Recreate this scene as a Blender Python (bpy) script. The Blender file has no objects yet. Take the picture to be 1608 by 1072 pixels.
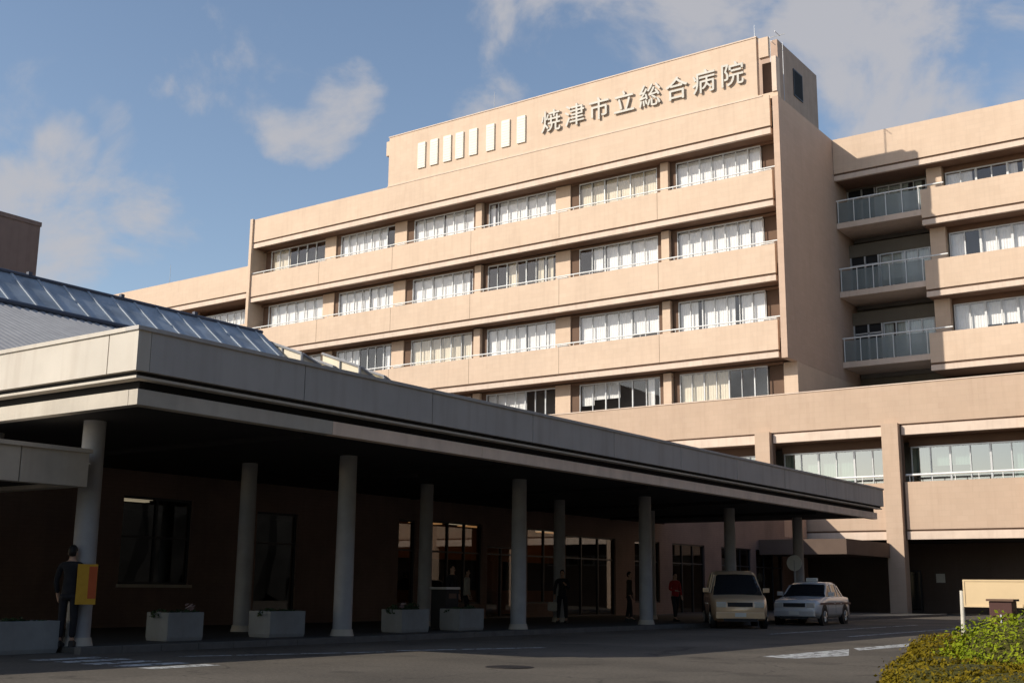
import bpy, bmesh, math, random
from mathutils import Vector, Matrix
random.seed(7)
R = math.radians
scene = bpy.context.scene
COL = scene.collection

# ---------------------------------------------------------------- camera
EYE = 1.15
cam_d = bpy.data.cameras.new("Camera"); cam = bpy.data.objects.new("Camera", cam_d); COL.objects.link(cam)
cr = Vector((0.8146942, 0.5798012, 0.0101964)); cu = Vector((0.1095544, -0.1711568, 0.9791339)); cf = Vector((-0.5694482, 0.7965776, 0.2029602))
m3 = Matrix((cr, cu, -cf)).transposed()
cam.matrix_world = Matrix.Translation((0, 0, EYE)) @ m3.to_4x4()
cam_d.sensor_width = 36; cam_d.lens = 36*1865.83/1608; cam_d.clip_start = .1; cam_d.clip_end = 6000
scene.camera = cam
# ---------------------------------------------------------------- world, sun, exposure
SUN_AZ = R(35.6); SUN_EL = R(30.0)
SKY = 0.15
w = bpy.data.worlds.new("World"); scene.world = w; w.use_nodes = True
nt = w.node_tree; N = nt.nodes; L = nt.links
for n in list(N): N.remove(n)
out = N.new('ShaderNodeOutputWorld'); bg = N.new('ShaderNodeBackground'); bg.inputs[1].default_value = SKY
L.new(bg.outputs[0], out.inputs[0])
sky = N.new('ShaderNodeTexSky'); sky.sky_type = 'NISHITA'; sky.sun_disc = False
sky.sun_elevation = SUN_EL; sky.sun_rotation = math.pi + SUN_AZ
sky.air_density = 1.0; sky.dust_density = .6; sky.ozone_density = 1.6
tc = N.new('ShaderNodeTexCoord')
noi = N.new('ShaderNodeTexNoise'); noi.inputs['Scale'].default_value = 8; noi.inputs['Detail'].default_value = 9; noi.inputs['Roughness'].default_value = .6; noi.inputs['Distortion'].default_value = .35
mp = N.new('ShaderNodeMapping'); mp.inputs['Scale'].default_value = (1, 1, 1.25)
L.new(tc.outputs['Generated'], mp.inputs[0]); L.new(mp.outputs[0], noi.inputs['Vector'])
wn_ = N.new('ShaderNodeTexNoise'); wn_.inputs['Scale'].default_value = 7; wn_.inputs['Detail'].default_value = 5; L.new(tc.outputs['Generated'], wn_.inputs['Vector'])
wsub = N.new('ShaderNodeVectorMath'); wsub.operation = 'SUBTRACT'; wsub.inputs[1].default_value = (.5, .5, .5); L.new(wn_.outputs['Color'], wsub.inputs[0])
wadd = N.new('ShaderNodeVectorMath'); wadd.operation = 'MULTIPLY_ADD'; wadd.inputs[1].default_value = (.22, .22, .22)
L.new(wsub.outputs[0], wadd.inputs[0]); L.new(tc.outputs['Generated'], wadd.inputs[2])
nor = N.new('ShaderNodeVectorMath'); nor.operation = 'NORMALIZE'; L.new(wadd.outputs[0], nor.inputs[0])
clouds = [((-0.2776, 0.8663, 0.4152), 4.4, 1.15), ((-0.265, 0.8912, 0.3638), 3.6, 1.0), ((-0.676, 0.6398, 0.3657), 2.8, .85),
          ((-0.7188, 0.5863, 0.3737), 2.6, .72), ((-0.8002, 0.543, 0.2544), 3.6, 1.0), ((-0.42, 0.7918, 0.4434), 5.0, .8),
          ((-0.7901, 0.524, 0.3182), 1.8, .6), ((-0.8254, 0.4868, 0.2877), 2.8, .85), ((-0.5457, 0.738, 0.397), 2.2, .6),
          ((-0.1607, 0.891, 0.4121), 4.2, .75), ((-0.773, 0.5572, 0.3034), 2.2, .5),
          ((0.5, 0.75, 0.3), 14, .9), ((-0.9, -0.2, 0.35), 13, .8), ((0.8, -0.4, 0.35), 16, .9), ((0.1, -0.9, 0.35), 14, .8)]
acc = None
for d, rad, st in clouds:
    d = Vector(d).normalized()
    dt = N.new('ShaderNodeVectorMath'); dt.operation = 'DOT_PRODUCT'; dt.inputs[1].default_value = d
    L.new(nor.outputs[0], dt.inputs[0])
    mr = N.new('ShaderNodeMapRange'); mr.interpolation_type = 'SMOOTHSTEP'
    mr.inputs['From Min'].default_value = math.cos(R(rad*1.25)); mr.inputs['From Max'].default_value = 1.0
    mr.inputs['To Min'].default_value = 0; mr.inputs['To Max'].default_value = st
    L.new(dt.outputs['Value'], mr.inputs['Value'])
    if acc is None: acc = mr.outputs[0]
    else:
        mx = N.new('ShaderNodeMath'); mx.operation = 'MAXIMUM'; L.new(acc, mx.inputs[0]); L.new(mr.outputs[0], mx.inputs[1]); acc = mx.outputs[0]
# cloud cover = clump position + broken noise
ad = N.new('ShaderNodeMath'); ad.operation = 'MULTIPLY_ADD'; ad.inputs[1].default_value = .62; L.new(acc, ad.inputs[0])
n2 = N.new('ShaderNodeMath'); n2.operation = 'MULTIPLY_ADD'; n2.inputs[1].default_value = 2.6; n2.inputs[2].default_value = -1.10; L.new(noi.outputs['Fac'], n2.inputs[0])
L.new(n2.outputs[0], ad.inputs[2])
cm = N.new('ShaderNodeMapRange'); cm.interpolation_type = 'SMOOTHSTEP'; cm.inputs['From Min'].default_value = .34; cm.inputs['From Max'].default_value = 1.0; cm.inputs['To Max'].default_value = .85
L.new(ad.outputs[0], cm.inputs['Value'])
mixc = N.new('ShaderNodeMixRGB'); mixc.inputs[2].default_value = (3.45, 3.4, 3.55, 1)
L.new(cm.outputs[0], mixc.inputs[0])
tint = N.new('ShaderNodeMixRGB'); tint.blend_type = 'MULTIPLY'; tint.inputs[0].default_value = 1; tint.inputs[2].default_value = (1.12, 1.04, .98, 1)
L.new(sky.outputs[0], tint.inputs[1]); L.new(tint.outputs[0], mixc.inputs[1]); L.new(mixc.outputs[0], bg.inputs[0])

sun_d = bpy.data.lights.new("Sun", 'SUN'); sun_d.energy = 4.6; sun_d.angle = R(.5); sun_d.color = (1, .92, .79)
sun = bpy.data.objects.new("Sun", sun_d); COL.objects.link(sun)
ldir = Vector((math.sin(SUN_AZ)*math.cos(SUN_EL), math.cos(SUN_AZ)*math.cos(SUN_EL), -math.sin(SUN_EL)))
sun.rotation_euler = ldir.to_track_quat('-Z', 'Y').to_euler()
scene.view_settings.view_transform = 'Standard'; scene.view_settings.look = 'None'
scene.view_settings.exposure = 0.0; scene.view_settings.gamma = 1

# ---------------------------------------------------------------- materials
def mat(name, col, rough=.8, metal=0, var=.08, scale=1.2, bump=0, bscale=30, emit=None, spec=.3, streak=0, coat=0):
    m = bpy.data.materials.new(name); m.use_nodes = True
    t = m.node_tree; n = t.nodes; b = n['Principled BSDF']
    b.inputs['Roughness'].default_value = rough; b.inputs['Metallic'].default_value = metal
    b.inputs['Specular IOR Level'].default_value = spec
    if coat: b.inputs['Coat Weight'].default_value = coat
    c = tuple(col) + (1,)
    tcn = n.new('ShaderNodeTexCoord')
    if var > 0:
        nz = n.new('ShaderNodeTexNoise'); nz.inputs['Scale'].default_value = scale; nz.inputs['Detail'].default_value = 6
        nz.inputs['Roughness'].default_value = .6
        t.links.new(tcn.outputs['Object'], nz.inputs['Vector'])
        rp = n.new('ShaderNodeValToRGB'); rp.color_ramp.elements[0].position = .3; rp.color_ramp.elements[1].position = .72
        rp.color_ramp.elements[0].color = tuple(max(0, x*(1-var)) for x in col) + (1,)
        rp.color_ramp.elements[1].color = tuple(min(1, x*(1+var)) for x in col) + (1,)
        t.links.new(nz.outputs['Fac'], rp.inputs[0]); cur = rp.outputs[0]
        if streak:
            mpn = n.new('ShaderNodeMapping'); mpn.inputs['Scale'].default_value = (2.6, 2.6, .22)
            t.links.new(tcn.outputs['Object'], mpn.inputs[0])
            n3 = n.new('ShaderNodeTexNoise'); n3.inputs['Scale'].default_value = 1.6; n3.inputs['Detail'].default_value = 5
            t.links.new(mpn.outputs[0], n3.inputs['Vector'])
            mr = n.new('ShaderNodeMapRange'); mr.inputs['From Min'].default_value = .48; mr.inputs['From Max'].default_value = .8
            mr.inputs['To Max'].default_value = streak
            t.links.new(n3.outputs['Fac'], mr.inputs['Value'])
            mx = n.new('ShaderNodeMixRGB'); mx.blend_type = 'MULTIPLY'; mx.inputs[2].default_value = (.62, .55, .5, 1)
            t.links.new(mr.outputs[0], mx.inputs[0]); t.links.new(cur, mx.inputs[1]); cur = mx.outputs[0]
        t.links.new(cur, b.inputs['Base Color'])
    else: b.inputs['Base Color'].default_value = c
    if bump:
        nb = n.new('ShaderNodeTexNoise'); nb.inputs['Scale'].default_value = bscale; nb.inputs['Detail'].default_value = 4
        t.links.new(tcn.outputs['Object'], nb.inputs['Vector'])
        bp = n.new('ShaderNodeBump'); bp.inputs['Strength'].default_value = bump; bp.inputs['Distance'].default_value = .02
        t.links.new(nb.outputs['Fac'], bp.inputs['Height']); t.links.new(bp.outputs[0], b.inputs['Normal'])
    if emit:
        b.inputs['Emission Color'].default_value = tuple(emit[0]) + (1,); b.inputs['Emission Strength'].default_value = emit[1]
    return m

def tile_mat(name, col, var=.05, joint=.93, bw=.6, bh=.3, streak=.18):
    """render over small tiles: faint joints, blotches and run-off streaks"""
    m = mat(name, col, .75, 0, var, .5, .12, 22, streak=streak)
    t = m.node_tree; n = t.nodes; b = n['Principled BSDF']
    src = b.inputs['Base Color'].links[0].from_socket
    tcn = n.new('ShaderNodeTexCoord'); sx = n.new('ShaderNodeSeparateXYZ'); t.links.new(tcn.outputs['Object'], sx.inputs[0])
    s = n.new('ShaderNodeMath'); s.operation = 'ADD'; t.links.new(sx.outputs[0], s.inputs[0]); t.links.new(sx.outputs[1], s.inputs[1])
    cx = n.new('ShaderNodeCombineXYZ'); t.links.new(s.outputs[0], cx.inputs[0]); t.links.new(sx.outputs[2], cx.inputs[1])
    br = n.new('ShaderNodeTexBrick'); br.inputs['Scale'].default_value = 1; br.inputs['Brick Width'].default_value = bw; br.inputs['Row Height'].default_value = bh
    br.inputs['Mortar Size'].default_value = .012; br.inputs['Color1'].default_value = (1, 1, 1, 1); br.inputs['Color2'].default_value = (.96, .95, .94, 1)
    br.inputs['Mortar'].default_value = (joint, joint, joint, 1)
    t.links.new(cx.outputs[0], br.inputs['Vector'])
    mx = n.new('ShaderNodeMixRGB'); mx.blend_type = 'MULTIPLY'; mx.inputs[0].default_value = 1
    t.links.new(src, mx.inputs[1]); t.links.new(br.outputs['Color'], mx.inputs[2]); t.links.new(mx.outputs[0], b.inputs['Base Color'])
    return m

def glass_mat(name, tintc=(.85, .92, .92), trans=.7, rough=.015):
    m = bpy.data.materials.new(name); m.use_nodes = True; t = m.node_tree; n = t.nodes
    for q in list(n): n.remove(q)
    o = n.new('ShaderNodeOutputMaterial'); g = n.new('ShaderNodeBsdfGlossy'); g.inputs['Roughness'].default_value = rough
    tr = n.new('ShaderNodeBsdfTransparent'); tr.inputs[0].default_value = tuple(tintc) + (1,)
    fr = n.new('ShaderNodeFresnel'); ge = n.new('ShaderNodeNewGeometry')
    im = n.new('ShaderNodeMath'); im.operation = 'MULTIPLY_ADD'; im.inputs[1].default_value = -(1.5-1/1.5); im.inputs[2].default_value = 1.5
    t.links.new(ge.outputs['Backfacing'], im.inputs[0]); t.links.new(im.outputs[0], fr.inputs['IOR'])
    mr = n.new('ShaderNodeMapRange'); mr.inputs['To Min'].default_value = 1-trans; mr.inputs['To Max'].default_value = 1
    t.links.new(fr.outputs[0], mr.inputs['Value'])
    mx = n.new('ShaderNodeMixShader'); t.links.new(mr.outputs[0], mx.inputs[0]); t.links.new(tr.outputs[0], mx.inputs[1]); t.links.new(g.outputs[0], mx.inputs[2])
    t.links.new(mx.outputs[0], o.inputs[0]); return m

M = {}
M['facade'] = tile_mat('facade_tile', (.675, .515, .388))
M['facade_shaded'] = tile_mat('facade_tile_shaded', (.58, .42, .32), streak=.15)  # facade tile darkened, deepening the shade on the tower's side wall
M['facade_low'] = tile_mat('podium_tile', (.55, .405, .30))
M['lip'] = mat('slab_edge', (.70, .56, .455), .8, var=.08, streak=.3)
M['groove'] = mat('groove', (.16, .10, .07), .9)
M['cream'] = mat('cream_panel', (.59, .54, .47), .6, var=.07, scale=.9, bump=.08, streak=.4)
M['cream_shaded'] = mat('cream_panel_shaded', (.50, .47, .44), .6, var=.07, scale=.9, bump=.08, streak=.4)  # cream panel greyed: shade of the long side put into the colour
M['beam'] = mat('beam_concrete', (.52, .47, .40), .8, var=.12, scale=1.5, bump=.15, streak=.3)
M['beam_lit'] = mat('beam_concrete_lit', (.90, .70, .55), .8, var=.12, scale=1.5, bump=.15, streak=.3)  # beam concrete lightened to peach so the shaded long side looks lit
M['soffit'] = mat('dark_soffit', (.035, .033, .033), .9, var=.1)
M['column'] = mat('column_paint', (.36, .36, .37), .6, var=.1, scale=3, streak=.3)
M['wall_dark'] = tile_mat('brown_brick', (.24, .165, .14), .2, .88, .3, .1, .2)
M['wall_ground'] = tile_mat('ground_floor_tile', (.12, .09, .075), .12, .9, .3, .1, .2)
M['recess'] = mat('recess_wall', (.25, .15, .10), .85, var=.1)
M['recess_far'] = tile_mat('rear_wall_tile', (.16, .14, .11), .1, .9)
M['dark'] = mat('dark_interior', (.03, .03, .032), .9, var=.1)
M['room'] = mat('room_wall', (.16, .15, .14), .9, var=.1)
M['white'] = mat('white_metal', (.72, .74, .75), .4, var=.04)
M['rail'] = mat('handrail_white', (.82, .83, .82), .35, var=.03)
M['mull'] = mat('aluminium_frame', (.55, .56, .57), .35, .4, var=.05)
M['dmull'] = mat('dark_frame', (.05, .05, .055), .4, .3, var=.05)
M['glass'] = glass_mat('window_glass')
M['glass_ward'] = glass_mat('ward_glass', (.98, .985, .99), .95)
M['glass_green'] = glass_mat('greenish_glass', (.55, .66, .62), .62)
M['glass_rail'] = mat('frosted_rail_panel', (.20, .235, .235), .4, 0, .08, spec=.3)
M['glass_rail'].node_tree.nodes['Principled BSDF'].inputs['Alpha'].default_value = .72
M['glass_dark'] = glass_mat('lobby_glass', (.40, .36, .30), .95)
M['curtain'] = mat('curtain_cloth', (.86, .85, .83), .9, var=.08, scale=2)
M['curtain_cream'] = mat('curtain_cream', (.74, .66, .52), .9, var=.08, scale=2)
M['curtain_grey'] = mat('blind_grey_green', (.52, .57, .53), .9, var=.08, scale=2)
M['letter'] = mat('letter_metal', (.46, .44, .40), .55, .1, var=.1)
M['louver'] = mat('louver_white', (.76, .72, .63), .5, var=.03)
M['roof'] = mat('flat_roof', (.28, .27, .26), .95, var=.15, bump=.2)
M['pent'] = mat('penthouse_paint', (.50, .36, .28), .85, var=.08, streak=.3)
M['brownblock'] = mat('brown_block_paint', (.22, .16, .14), .85, var=.08, streak=.3)
M['roofglass'] = mat('blue_roof_glass', (.31, .35, .39), .45, 0, var=.4, scale=1.3, spec=.9)
M['rafter'] = mat('rafter_metal', (.36, .40, .45), .7, 0, var=.15)
M['ridge'] = mat('ridge_metal', (.10, .11, .14), .5, .3)
M['corr'] = mat('corrugated_metal', (.31, .31, .32), .6, .1, var=.12, scale=2)
M['tarp'] = mat('yellowed_panel', (.40, .34, .22), .8, var=.6, scale=2.6)
M['tube'] = mat('lamp_tube', (.9, .9, .85), .5, var=0, emit=((1, .93, .75), .65))
M['tubew'] = mat('warm_lamp', (.9, .8, .6), .5, var=0, emit=((1, .55, .25), .6))
M['warm'] = mat('hall_wood', (.42, .17, .06), .7, var=.2, scale=1.5)
M['paint'] = mat('car_silver_beige', (.66, .47, .29), .3, .15, var=.03, coat=.6, spec=.5)
M['paintw'] = mat('car_white', (.68, .68, .68), .25, 0, var=.03, coat=.6, spec=.5)
M['stripe'] = mat('car_stripe', (.10, .04, .05), .3, 0, var=.03)
M['carglass'] = mat('car_glass', (.02, .022, .025), .05, 0, var=0, spec=.8)
M['rubber'] = mat('tyre_rubber', (.02, .02, .02), .85, var=.1)
M['rim'] = mat('wheel_rim', (.55, .55, .53), .3, .7, var=.05)
M['lens'] = mat('lamp_lens', (.6, .6, .58), .1, .2, var=0, spec=.8)
M['redlens'] = mat('tail_lens', (.3, .02, .02), .2, 0, var=0)
M['plate'] = mat('number_plate', (.65, .65, .6), .5, var=0)
M['blackpl'] = mat('black_plastic', (.02, .02, .022), .6, var=.1)
M['planter'] = mat('planter_concrete', (.28, .29, .29), .85, var=.1, scale=3, bump=.2, streak=.3)
M['soil'] = mat('soil', (.04, .03, .02), .95, var=.3, scale=12, bump=.5)
M['leafd'] = mat('planter_leaf', (.03, .055, .02), .6, var=.4, scale=8)
M['flower'] = mat('pale_flower', (.45, .33, .32), .8, var=.2, scale=10)
M['skin'] = mat('skin', (.45, .28, .2), .6, var=.05)
M['hair'] = mat('hair_black', (.012, .01, .01), .5, var=0)
M['cloth_dark'] = mat('cloth_dark', (.018, .018, .022), .9, var=.2, scale=8)
M['cloth_yellow'] = mat('sign_yellow', (.50, .28, .03), .8, var=.1, scale=8)
M['cloth_orange'] = mat('sign_orange', (.42, .09, .03), .8, var=.1, scale=8)
M['cloth_red'] = mat('cloth_red', (.35, .02, .02), .85, var=.1, scale=8)
M['cloth_pale'] = mat('cloth_pale', (.4, .38, .34), .85, var=.1, scale=8)
M['board'] = mat('cream_board', (.66, .50, .30), .6, var=.05, scale=1.5)
M['postw'] = mat('post_white', (.62, .58, .50), .5, var=.1, scale=4)
M['boxbrown'] = mat('brown_box_paint', (.075, .03, .025), .6, var=.1)
M['porch'] = mat('porch_paint', (.13, .09, .07), .85, var=.1)
M['iron'] = mat('cast_iron', (.035, .03, .028), .6, .5, var=.2, scale=10, bump=.6, bscale=40)

# ---------------------------------------------------------------- helpers
def tag(o, label=None, cat=None, group=None, kind=None):
    if label: o['label'] = label
    if cat: o['category'] = cat
    if group: o['group'] = group
    if kind: o['kind'] = kind
    return o
def empty(name, loc=(0, 0, 0), rz=0):
    o = bpy.data.objects.new(name, None); COL.objects.link(o); o.location = loc; o.rotation_euler = (0, 0, rz); o.empty_display_size = .2
    return o
def part(p, child):
    child.parent = p; return child
class MB:
    def __init__(s): s.bm = bmesh.new()
    def box(s, x0, x1, y0, y1, z0, z1, T=None):
        if x0 > x1: x0, x1 = x1, x0
        if y0 > y1: y0, y1 = y1, y0
        v = [s.bm.verts.new((x, y, z)) for x in (x0, x1) for y in (y0, y1) for z in (z0, z1)]
        for f in ((0, 1, 3, 2), (4, 6, 7, 5), (0, 4, 5, 1), (2, 3, 7, 6), (0, 2, 6, 4), (1, 5, 7, 3)): s.bm.faces.new([v[i] for i in f])
        if T is not None:
            for q in v: q.co = T @ q.co
        return s
    def quad(s, *p):
        s.bm.faces.new([s.bm.verts.new(q) for q in p]); return s
    def tube(s, a, b, r0, r1=None, n=12, caps=True):
        a = Vector(a); b = Vector(b); r1 = r0 if r1 is None else r1
        d = (b-a).normalized(); u = d.orthogonal().normalized(); v = d.cross(u)
        A = []; B = []
        for i in range(n):
            t = 2*math.pi*i/n; k = u*math.cos(t)+v*math.sin(t)
            A.append(s.bm.verts.new(a+k*r0)); B.append(s.bm.verts.new(b+k*r1))
        for i in range(n): s.bm.faces.new((A[i], A[(i+1) % n], B[(i+1) % n], B[i]))
        if caps: s.bm.faces.new(A[::-1]); s.bm.faces.new(B)
        return s
    def loft(s, rings, cap=True):
        rv = [[s.bm.verts.new(p) for p in r] for r in rings]; n = len(rings[0])
        for a, b in zip(rv, rv[1:]):
            for i in range(n): s.bm.faces.new((a[i], a[(i+1) % n], b[(i+1) % n], b[i]))
        if cap: s.bm.faces.new(rv[0][::-1]); s.bm.faces.new(rv[-1])
        return s
    def build(s, name, m, parent=None, smooth=False, bevel=0, loc=None):
        bmesh.ops.recalc_face_normals(s.bm, faces=s.bm.faces)
        if bevel: bmesh.ops.bevel(s.bm, geom=list(s.bm.edges), offset=bevel, segments=2, affect='EDGES', profile=.7)
        me = bpy.data.meshes.new(name); s.bm.to_mesh(me); s.bm.free()
        if smooth:
            for p in me.polygons: p.use_smooth = True
        me.materials.append(m)
        o = bpy.data.objects.new(name, me); COL.objects.link(o)
        if parent: o.parent = parent
        if loc: o.location = loc
        return o
def box(name, m, parent, *b, bevel=0):
    return MB().box(*b).build(name, m, parent, bevel=bevel)

# ---------------------------------------------------------------- ground
def ground_mat():
    m = mat('asphalt', (.100, .086, .070), .9, 0, .3, 18, .5, 90)
    t = m.node_tree; n = t.nodes; b = n['Principled BSDF']; src = b.inputs['Base Color'].links[0].from_socket
    tcn = n.new('ShaderNodeTexCoord'); nz = n.new('ShaderNodeTexNoise'); nz.inputs['Scale'].default_value = .35; nz.inputs['Detail'].default_value = 5
    t.links.new(tcn.outputs['Object'], nz.inputs['Vector'])
    mr = n.new('ShaderNodeMapRange'); mr.inputs['From Min'].default_value = .35; mr.inputs['From Max'].default_value = .7
    mr.inputs['To Min'].default_value = .8; mr.inputs['To Max'].default_value = 1.3; t.links.new(nz.outputs['Fac'], mr.inputs['Value'])
    mx = n.new('ShaderNodeMixRGB'); mx.blend_type = 'MULTIPLY'; mx.inputs[0].default_value = 1
    t.links.new(src, mx.inputs[1]); t.links.new(mr.outputs[0], mx.inputs[2]); t.links.new(mx.outputs[0], b.inputs['Base Color'])
    # fine cracks
    vo = n.new('ShaderNodeTexVoronoi'); vo.feature = 'DISTANCE_TO_EDGE'; vo.inputs['Scale'].default_value = .3
    n4 = n.new('ShaderNodeTexNoise'); n4.inputs['Scale'].default_value = 1.4
    t.links.new(tcn.outputs['Object'], n4.inputs['Vector'])
    va = n.new('ShaderNodeVectorMath'); va.operation = 'MULTIPLY_ADD'; va.inputs[1].default_value = (1.2, 1.2, 0)
    t.links.new(n4.outputs['Color'], va.inputs[0]); t.links.new(tcn.outputs['Object'], va.inputs[2]); t.links.new(va.outputs[0], vo.inputs['Vector'])
    m2 = n.new('ShaderNodeMapRange'); m2.inputs['From Max'].default_value = .008; m2.inputs['To Min'].default_value = .55; m2.inputs['To Max'].default_value = 1
    t.links.new(vo.outputs['Distance'], m2.inputs['Value'])
    m3_ = n.new('ShaderNodeMixRGB'); m3_.blend_type = 'MULTIPLY'; m3_.inputs[0].default_value = 1
    n7 = n.new('ShaderNodeTexNoise'); n7.inputs['Scale'].default_value = .9; n7.inputs['Detail'].default_value = 3; t.links.new(tcn.outputs['Object'], n7.inputs['Vector'])
    m7 = n.new('ShaderNodeMapRange'); m7.inputs['From Min'].default_value = .60; m7.inputs['From Max'].default_value = .68; m7.inputs['To Min'].default_value = 1; m7.inputs['To Max'].default_value = .72
    t.links.new(n7.outputs['Fac'], m7.inputs['Value'])
    m8 = n.new('ShaderNodeMixRGB'); m8.blend_type = 'MULTIPLY'; m8.inputs[0].default_value = 1; t.links.new(mx.outputs[0], m8.inputs[1]); t.links.new(m7.outputs[0], m8.inputs[2]); mx = m8
    t.links.new(mx.outputs[0], m3_.inputs[1]); t.links.new(m2.outputs[0], m3_.inputs[2]); t.links.new(m3_.outputs[0], b.inputs['Base Color'])
    return m
M['asphalt'] = ground_mat()
M['kerb'] = mat('kerb_stone', (.13, .125, .12), .85, var=.15, scale=4)
M['pave'] = tile_mat('paving', (.07, .068, .065), .12, .7, .6, .6, .1)
def worn(name, col):
    m = mat(name, col, .8, 0, .1, 6)
    t = m.node_tree; n = t.nodes; b = n['Principled BSDF']
    tcn = n.new('ShaderNodeTexCoord'); nz = n.new('ShaderNodeTexNoise'); nz.inputs['Scale'].default_value = 5; nz.inputs['Detail'].default_value = 8; nz.inputs['Roughness'].default_value = .7
    t.links.new(tcn.outputs['Object'], nz.inputs['Vector'])
    mr = n.new('ShaderNodeMapRange'); mr.inputs['From Min'].default_value = .42; mr.inputs['From Max'].default_value = .5; t.links.new(nz.outputs['Fac'], mr.inputs['Value'])
    t.links.new(mr.outputs[0], b.inputs['Alpha']); return m
M['mark'] = worn('worn_road_paint', (.42, .43, .43))
g = MB().quad((-2500, -2500, 0), (2500, -2500, 0), (2500, 2500, 0), (-2500, 2500, 0)).build('ground', M['asphalt']); tag(g, kind='structure')
p = MB().box(-25.5, -17.75, 12.55, 62, -.05, .1).build('pavement', M['pave'], bevel=.01); tag(p, kind='structure')
k = MB()
for i in range(60):
    y = 12.4+i*.83
    k.box(-17.75, -17.58, y, y+.815, -.05, .115)
k = k.build('kerb', M['kerb'], bevel=.006); tag(k, kind='structure')
mk = MB()
def mq(pts, z=.004): mk.quad(*[(x, y, z) for x, y in pts])
for i in range(5):   # letters-like chevrons/zebra bars left in the lane
    x = -16.9+i*.66
    mq([(x, 11.0), (x+.36, 11.0), (x+.36, 12.2), (x, 12.2)])
mq([(-9.05, 20.4), (-8.35, 20.2), (-8.0, 21.9), (-8.9, 24.4)])
mq([(-8.95, 24.8), (-8.55, 24.0), (-8.35, 26.8), (-8.75, 30.5)])
mq([(-16.1, 13.2), (-15.95, 13.2), (-14.6, 16.7), (-14.75, 16.7)])
mq([(-14.9, 17.1), (-14.7, 17.1), (-13.5, 20.2), (-13.7, 20.2)])
mq([(-13.6, 31), (-13.45, 31), (-13.45, 44), (-13.6, 44)])
mq([(-11.4, 31), (-11.25, 31), (-11.25, 50), (-11.4, 50)])
mk = mk.build('road_marking', M['mark']); tag(mk, kind='structure')
mh = MB().tube((-10.6, 14.85, -.02), (-10.6, 14.85, .008), .36, n=36)
mh = mh.build('manhole_cover', M['iron']); tag(mh, 'round dark iron manhole cover set in the sunlit asphalt in front of the canopy', 'manhole')
MB().tube((-10.6, 14.85, .008), (-10.6, 14.85, .011), .29, n=36).build('cover_plate', M['iron'], mh)

M['blocker'] = mat('blocker_dark', (.026, .026, .026), .9, 0, .4, .6)  # tree-like masses added out of view to cut sky fill on shaded faces
rw_ = random.Random(5); wd = MB()
for (xa, ya, xb, yb, nn) in ((17, -14, 22, 104, 30), (27, -30, 30, 110, 26), (19, -16, 40, -44, 8)):
    for i in range(nn):
        f_ = i/(nn-1); cx, cy = xa+(xb-xa)*f_+rw_.uniform(-1.5, 1.5), ya+(yb-ya)*f_+rw_.uniform(-1.2, 1.2); hh = rw_.uniform(20, 26) if xa < 25 else rw_.uniform(24, 30)
        rgs = []
        for j in range(9):
            q = j/8; rr = 4.2*math.sin(math.pi*(.18+.78*q))**.7
            rgs.append([(cx+rr*rw_.uniform(.8, 1.15)*math.cos(a), cy+rr*rw_.uniform(.8, 1.15)*math.sin(a), .2+hh*q+rw_.uniform(-.4, .4)) for a in [2*math.pi*k/12 for k in range(12)]])
        wd.loft(rgs)
wd = wd.build('sky_blocker', M['blocker']); tag(wd, 'unseen added dark wood standing across the road from the hospital', 'sky_blocker', kind='stuff')

# ---------------------------------------------------------------- hospital: main ward block
YF = 64.5; YW = 65.75
PITCH = 4.64
hos = empty('hospital_building', (-50, YF, 0)); tag(hos, 'tall peach tiled ward block with long balcony bands and rooftop sign lettering', 'hospital building')
HO = Vector((50, -YF, 0))
def hb(name, m, *b, bevel=0, parent=None):
    o = box(name, m, None, *b, bevel=bevel); o.parent = parent or hos; o.matrix_parent_inverse = Matrix.Translation(HO); return o
def attach(o, par, off):
    o.parent = par; o.matrix_parent_inverse = Matrix.Translation(off); return o
XL, XR = -72.55, -26.95
# bodies
hb('core_wall', M['recess'], -72.3, -26.7, 67.6, 90, 12, 30.2)
hb('end_wall', M['facade_shaded'], -26.7, -26.32, YF-.15, 90, 14.42, 30.62)
hb('end_wall', M['facade'], -27.2, -26.33, 65.8, 90, 11.5, 14.42)
hb('end_wall', M['facade'], -72.85, -72.55, YF-.15, 90, 11, 30.9)
hb('roof_slab', M['roof'], -72.5, -26.75, 64.9, 90, 30.0, 30.3)
# balcony bands: (top, groove, bottom)
bands = [(30.85, 28.88, 28.38)] + [(26.05-i*PITCH, 24.26-i*PITCH, 23.8-i*PITCH) for i in range(3)]
for i, (zt, zg, zb) in enumerate(bands):
    hb('parapet', M['facade'], XL, XR+.003*i, YF, YF+.25, zg, zt)
    hb('groove', M['groove'], XL, XR, YF+.08, YF+.25, zg-.14, zg)
    hb('slab_edge', M['lip'], XL, XR, YF+.015, YF+.25, zb, zg-.14)
    hb('floor_slab', M['recess'], XL, -26.75, YF+.25, 67.6, zb+.02, zb+.4)
    if i:
        rl = MB()
        rl.tube((XL, YF+.10, zt+.2), (XR+.2, YF+.10, zt+.2), .045, n=8)
        x = XL+.1
        while x < XR:
            rl.tube((x, YF+.1, zt-.02), (x, YF+.1, zt+.2), .022, n=6); x += 1.25
        attach(rl.build('handrail', M['rail']), hos, HO)
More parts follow.
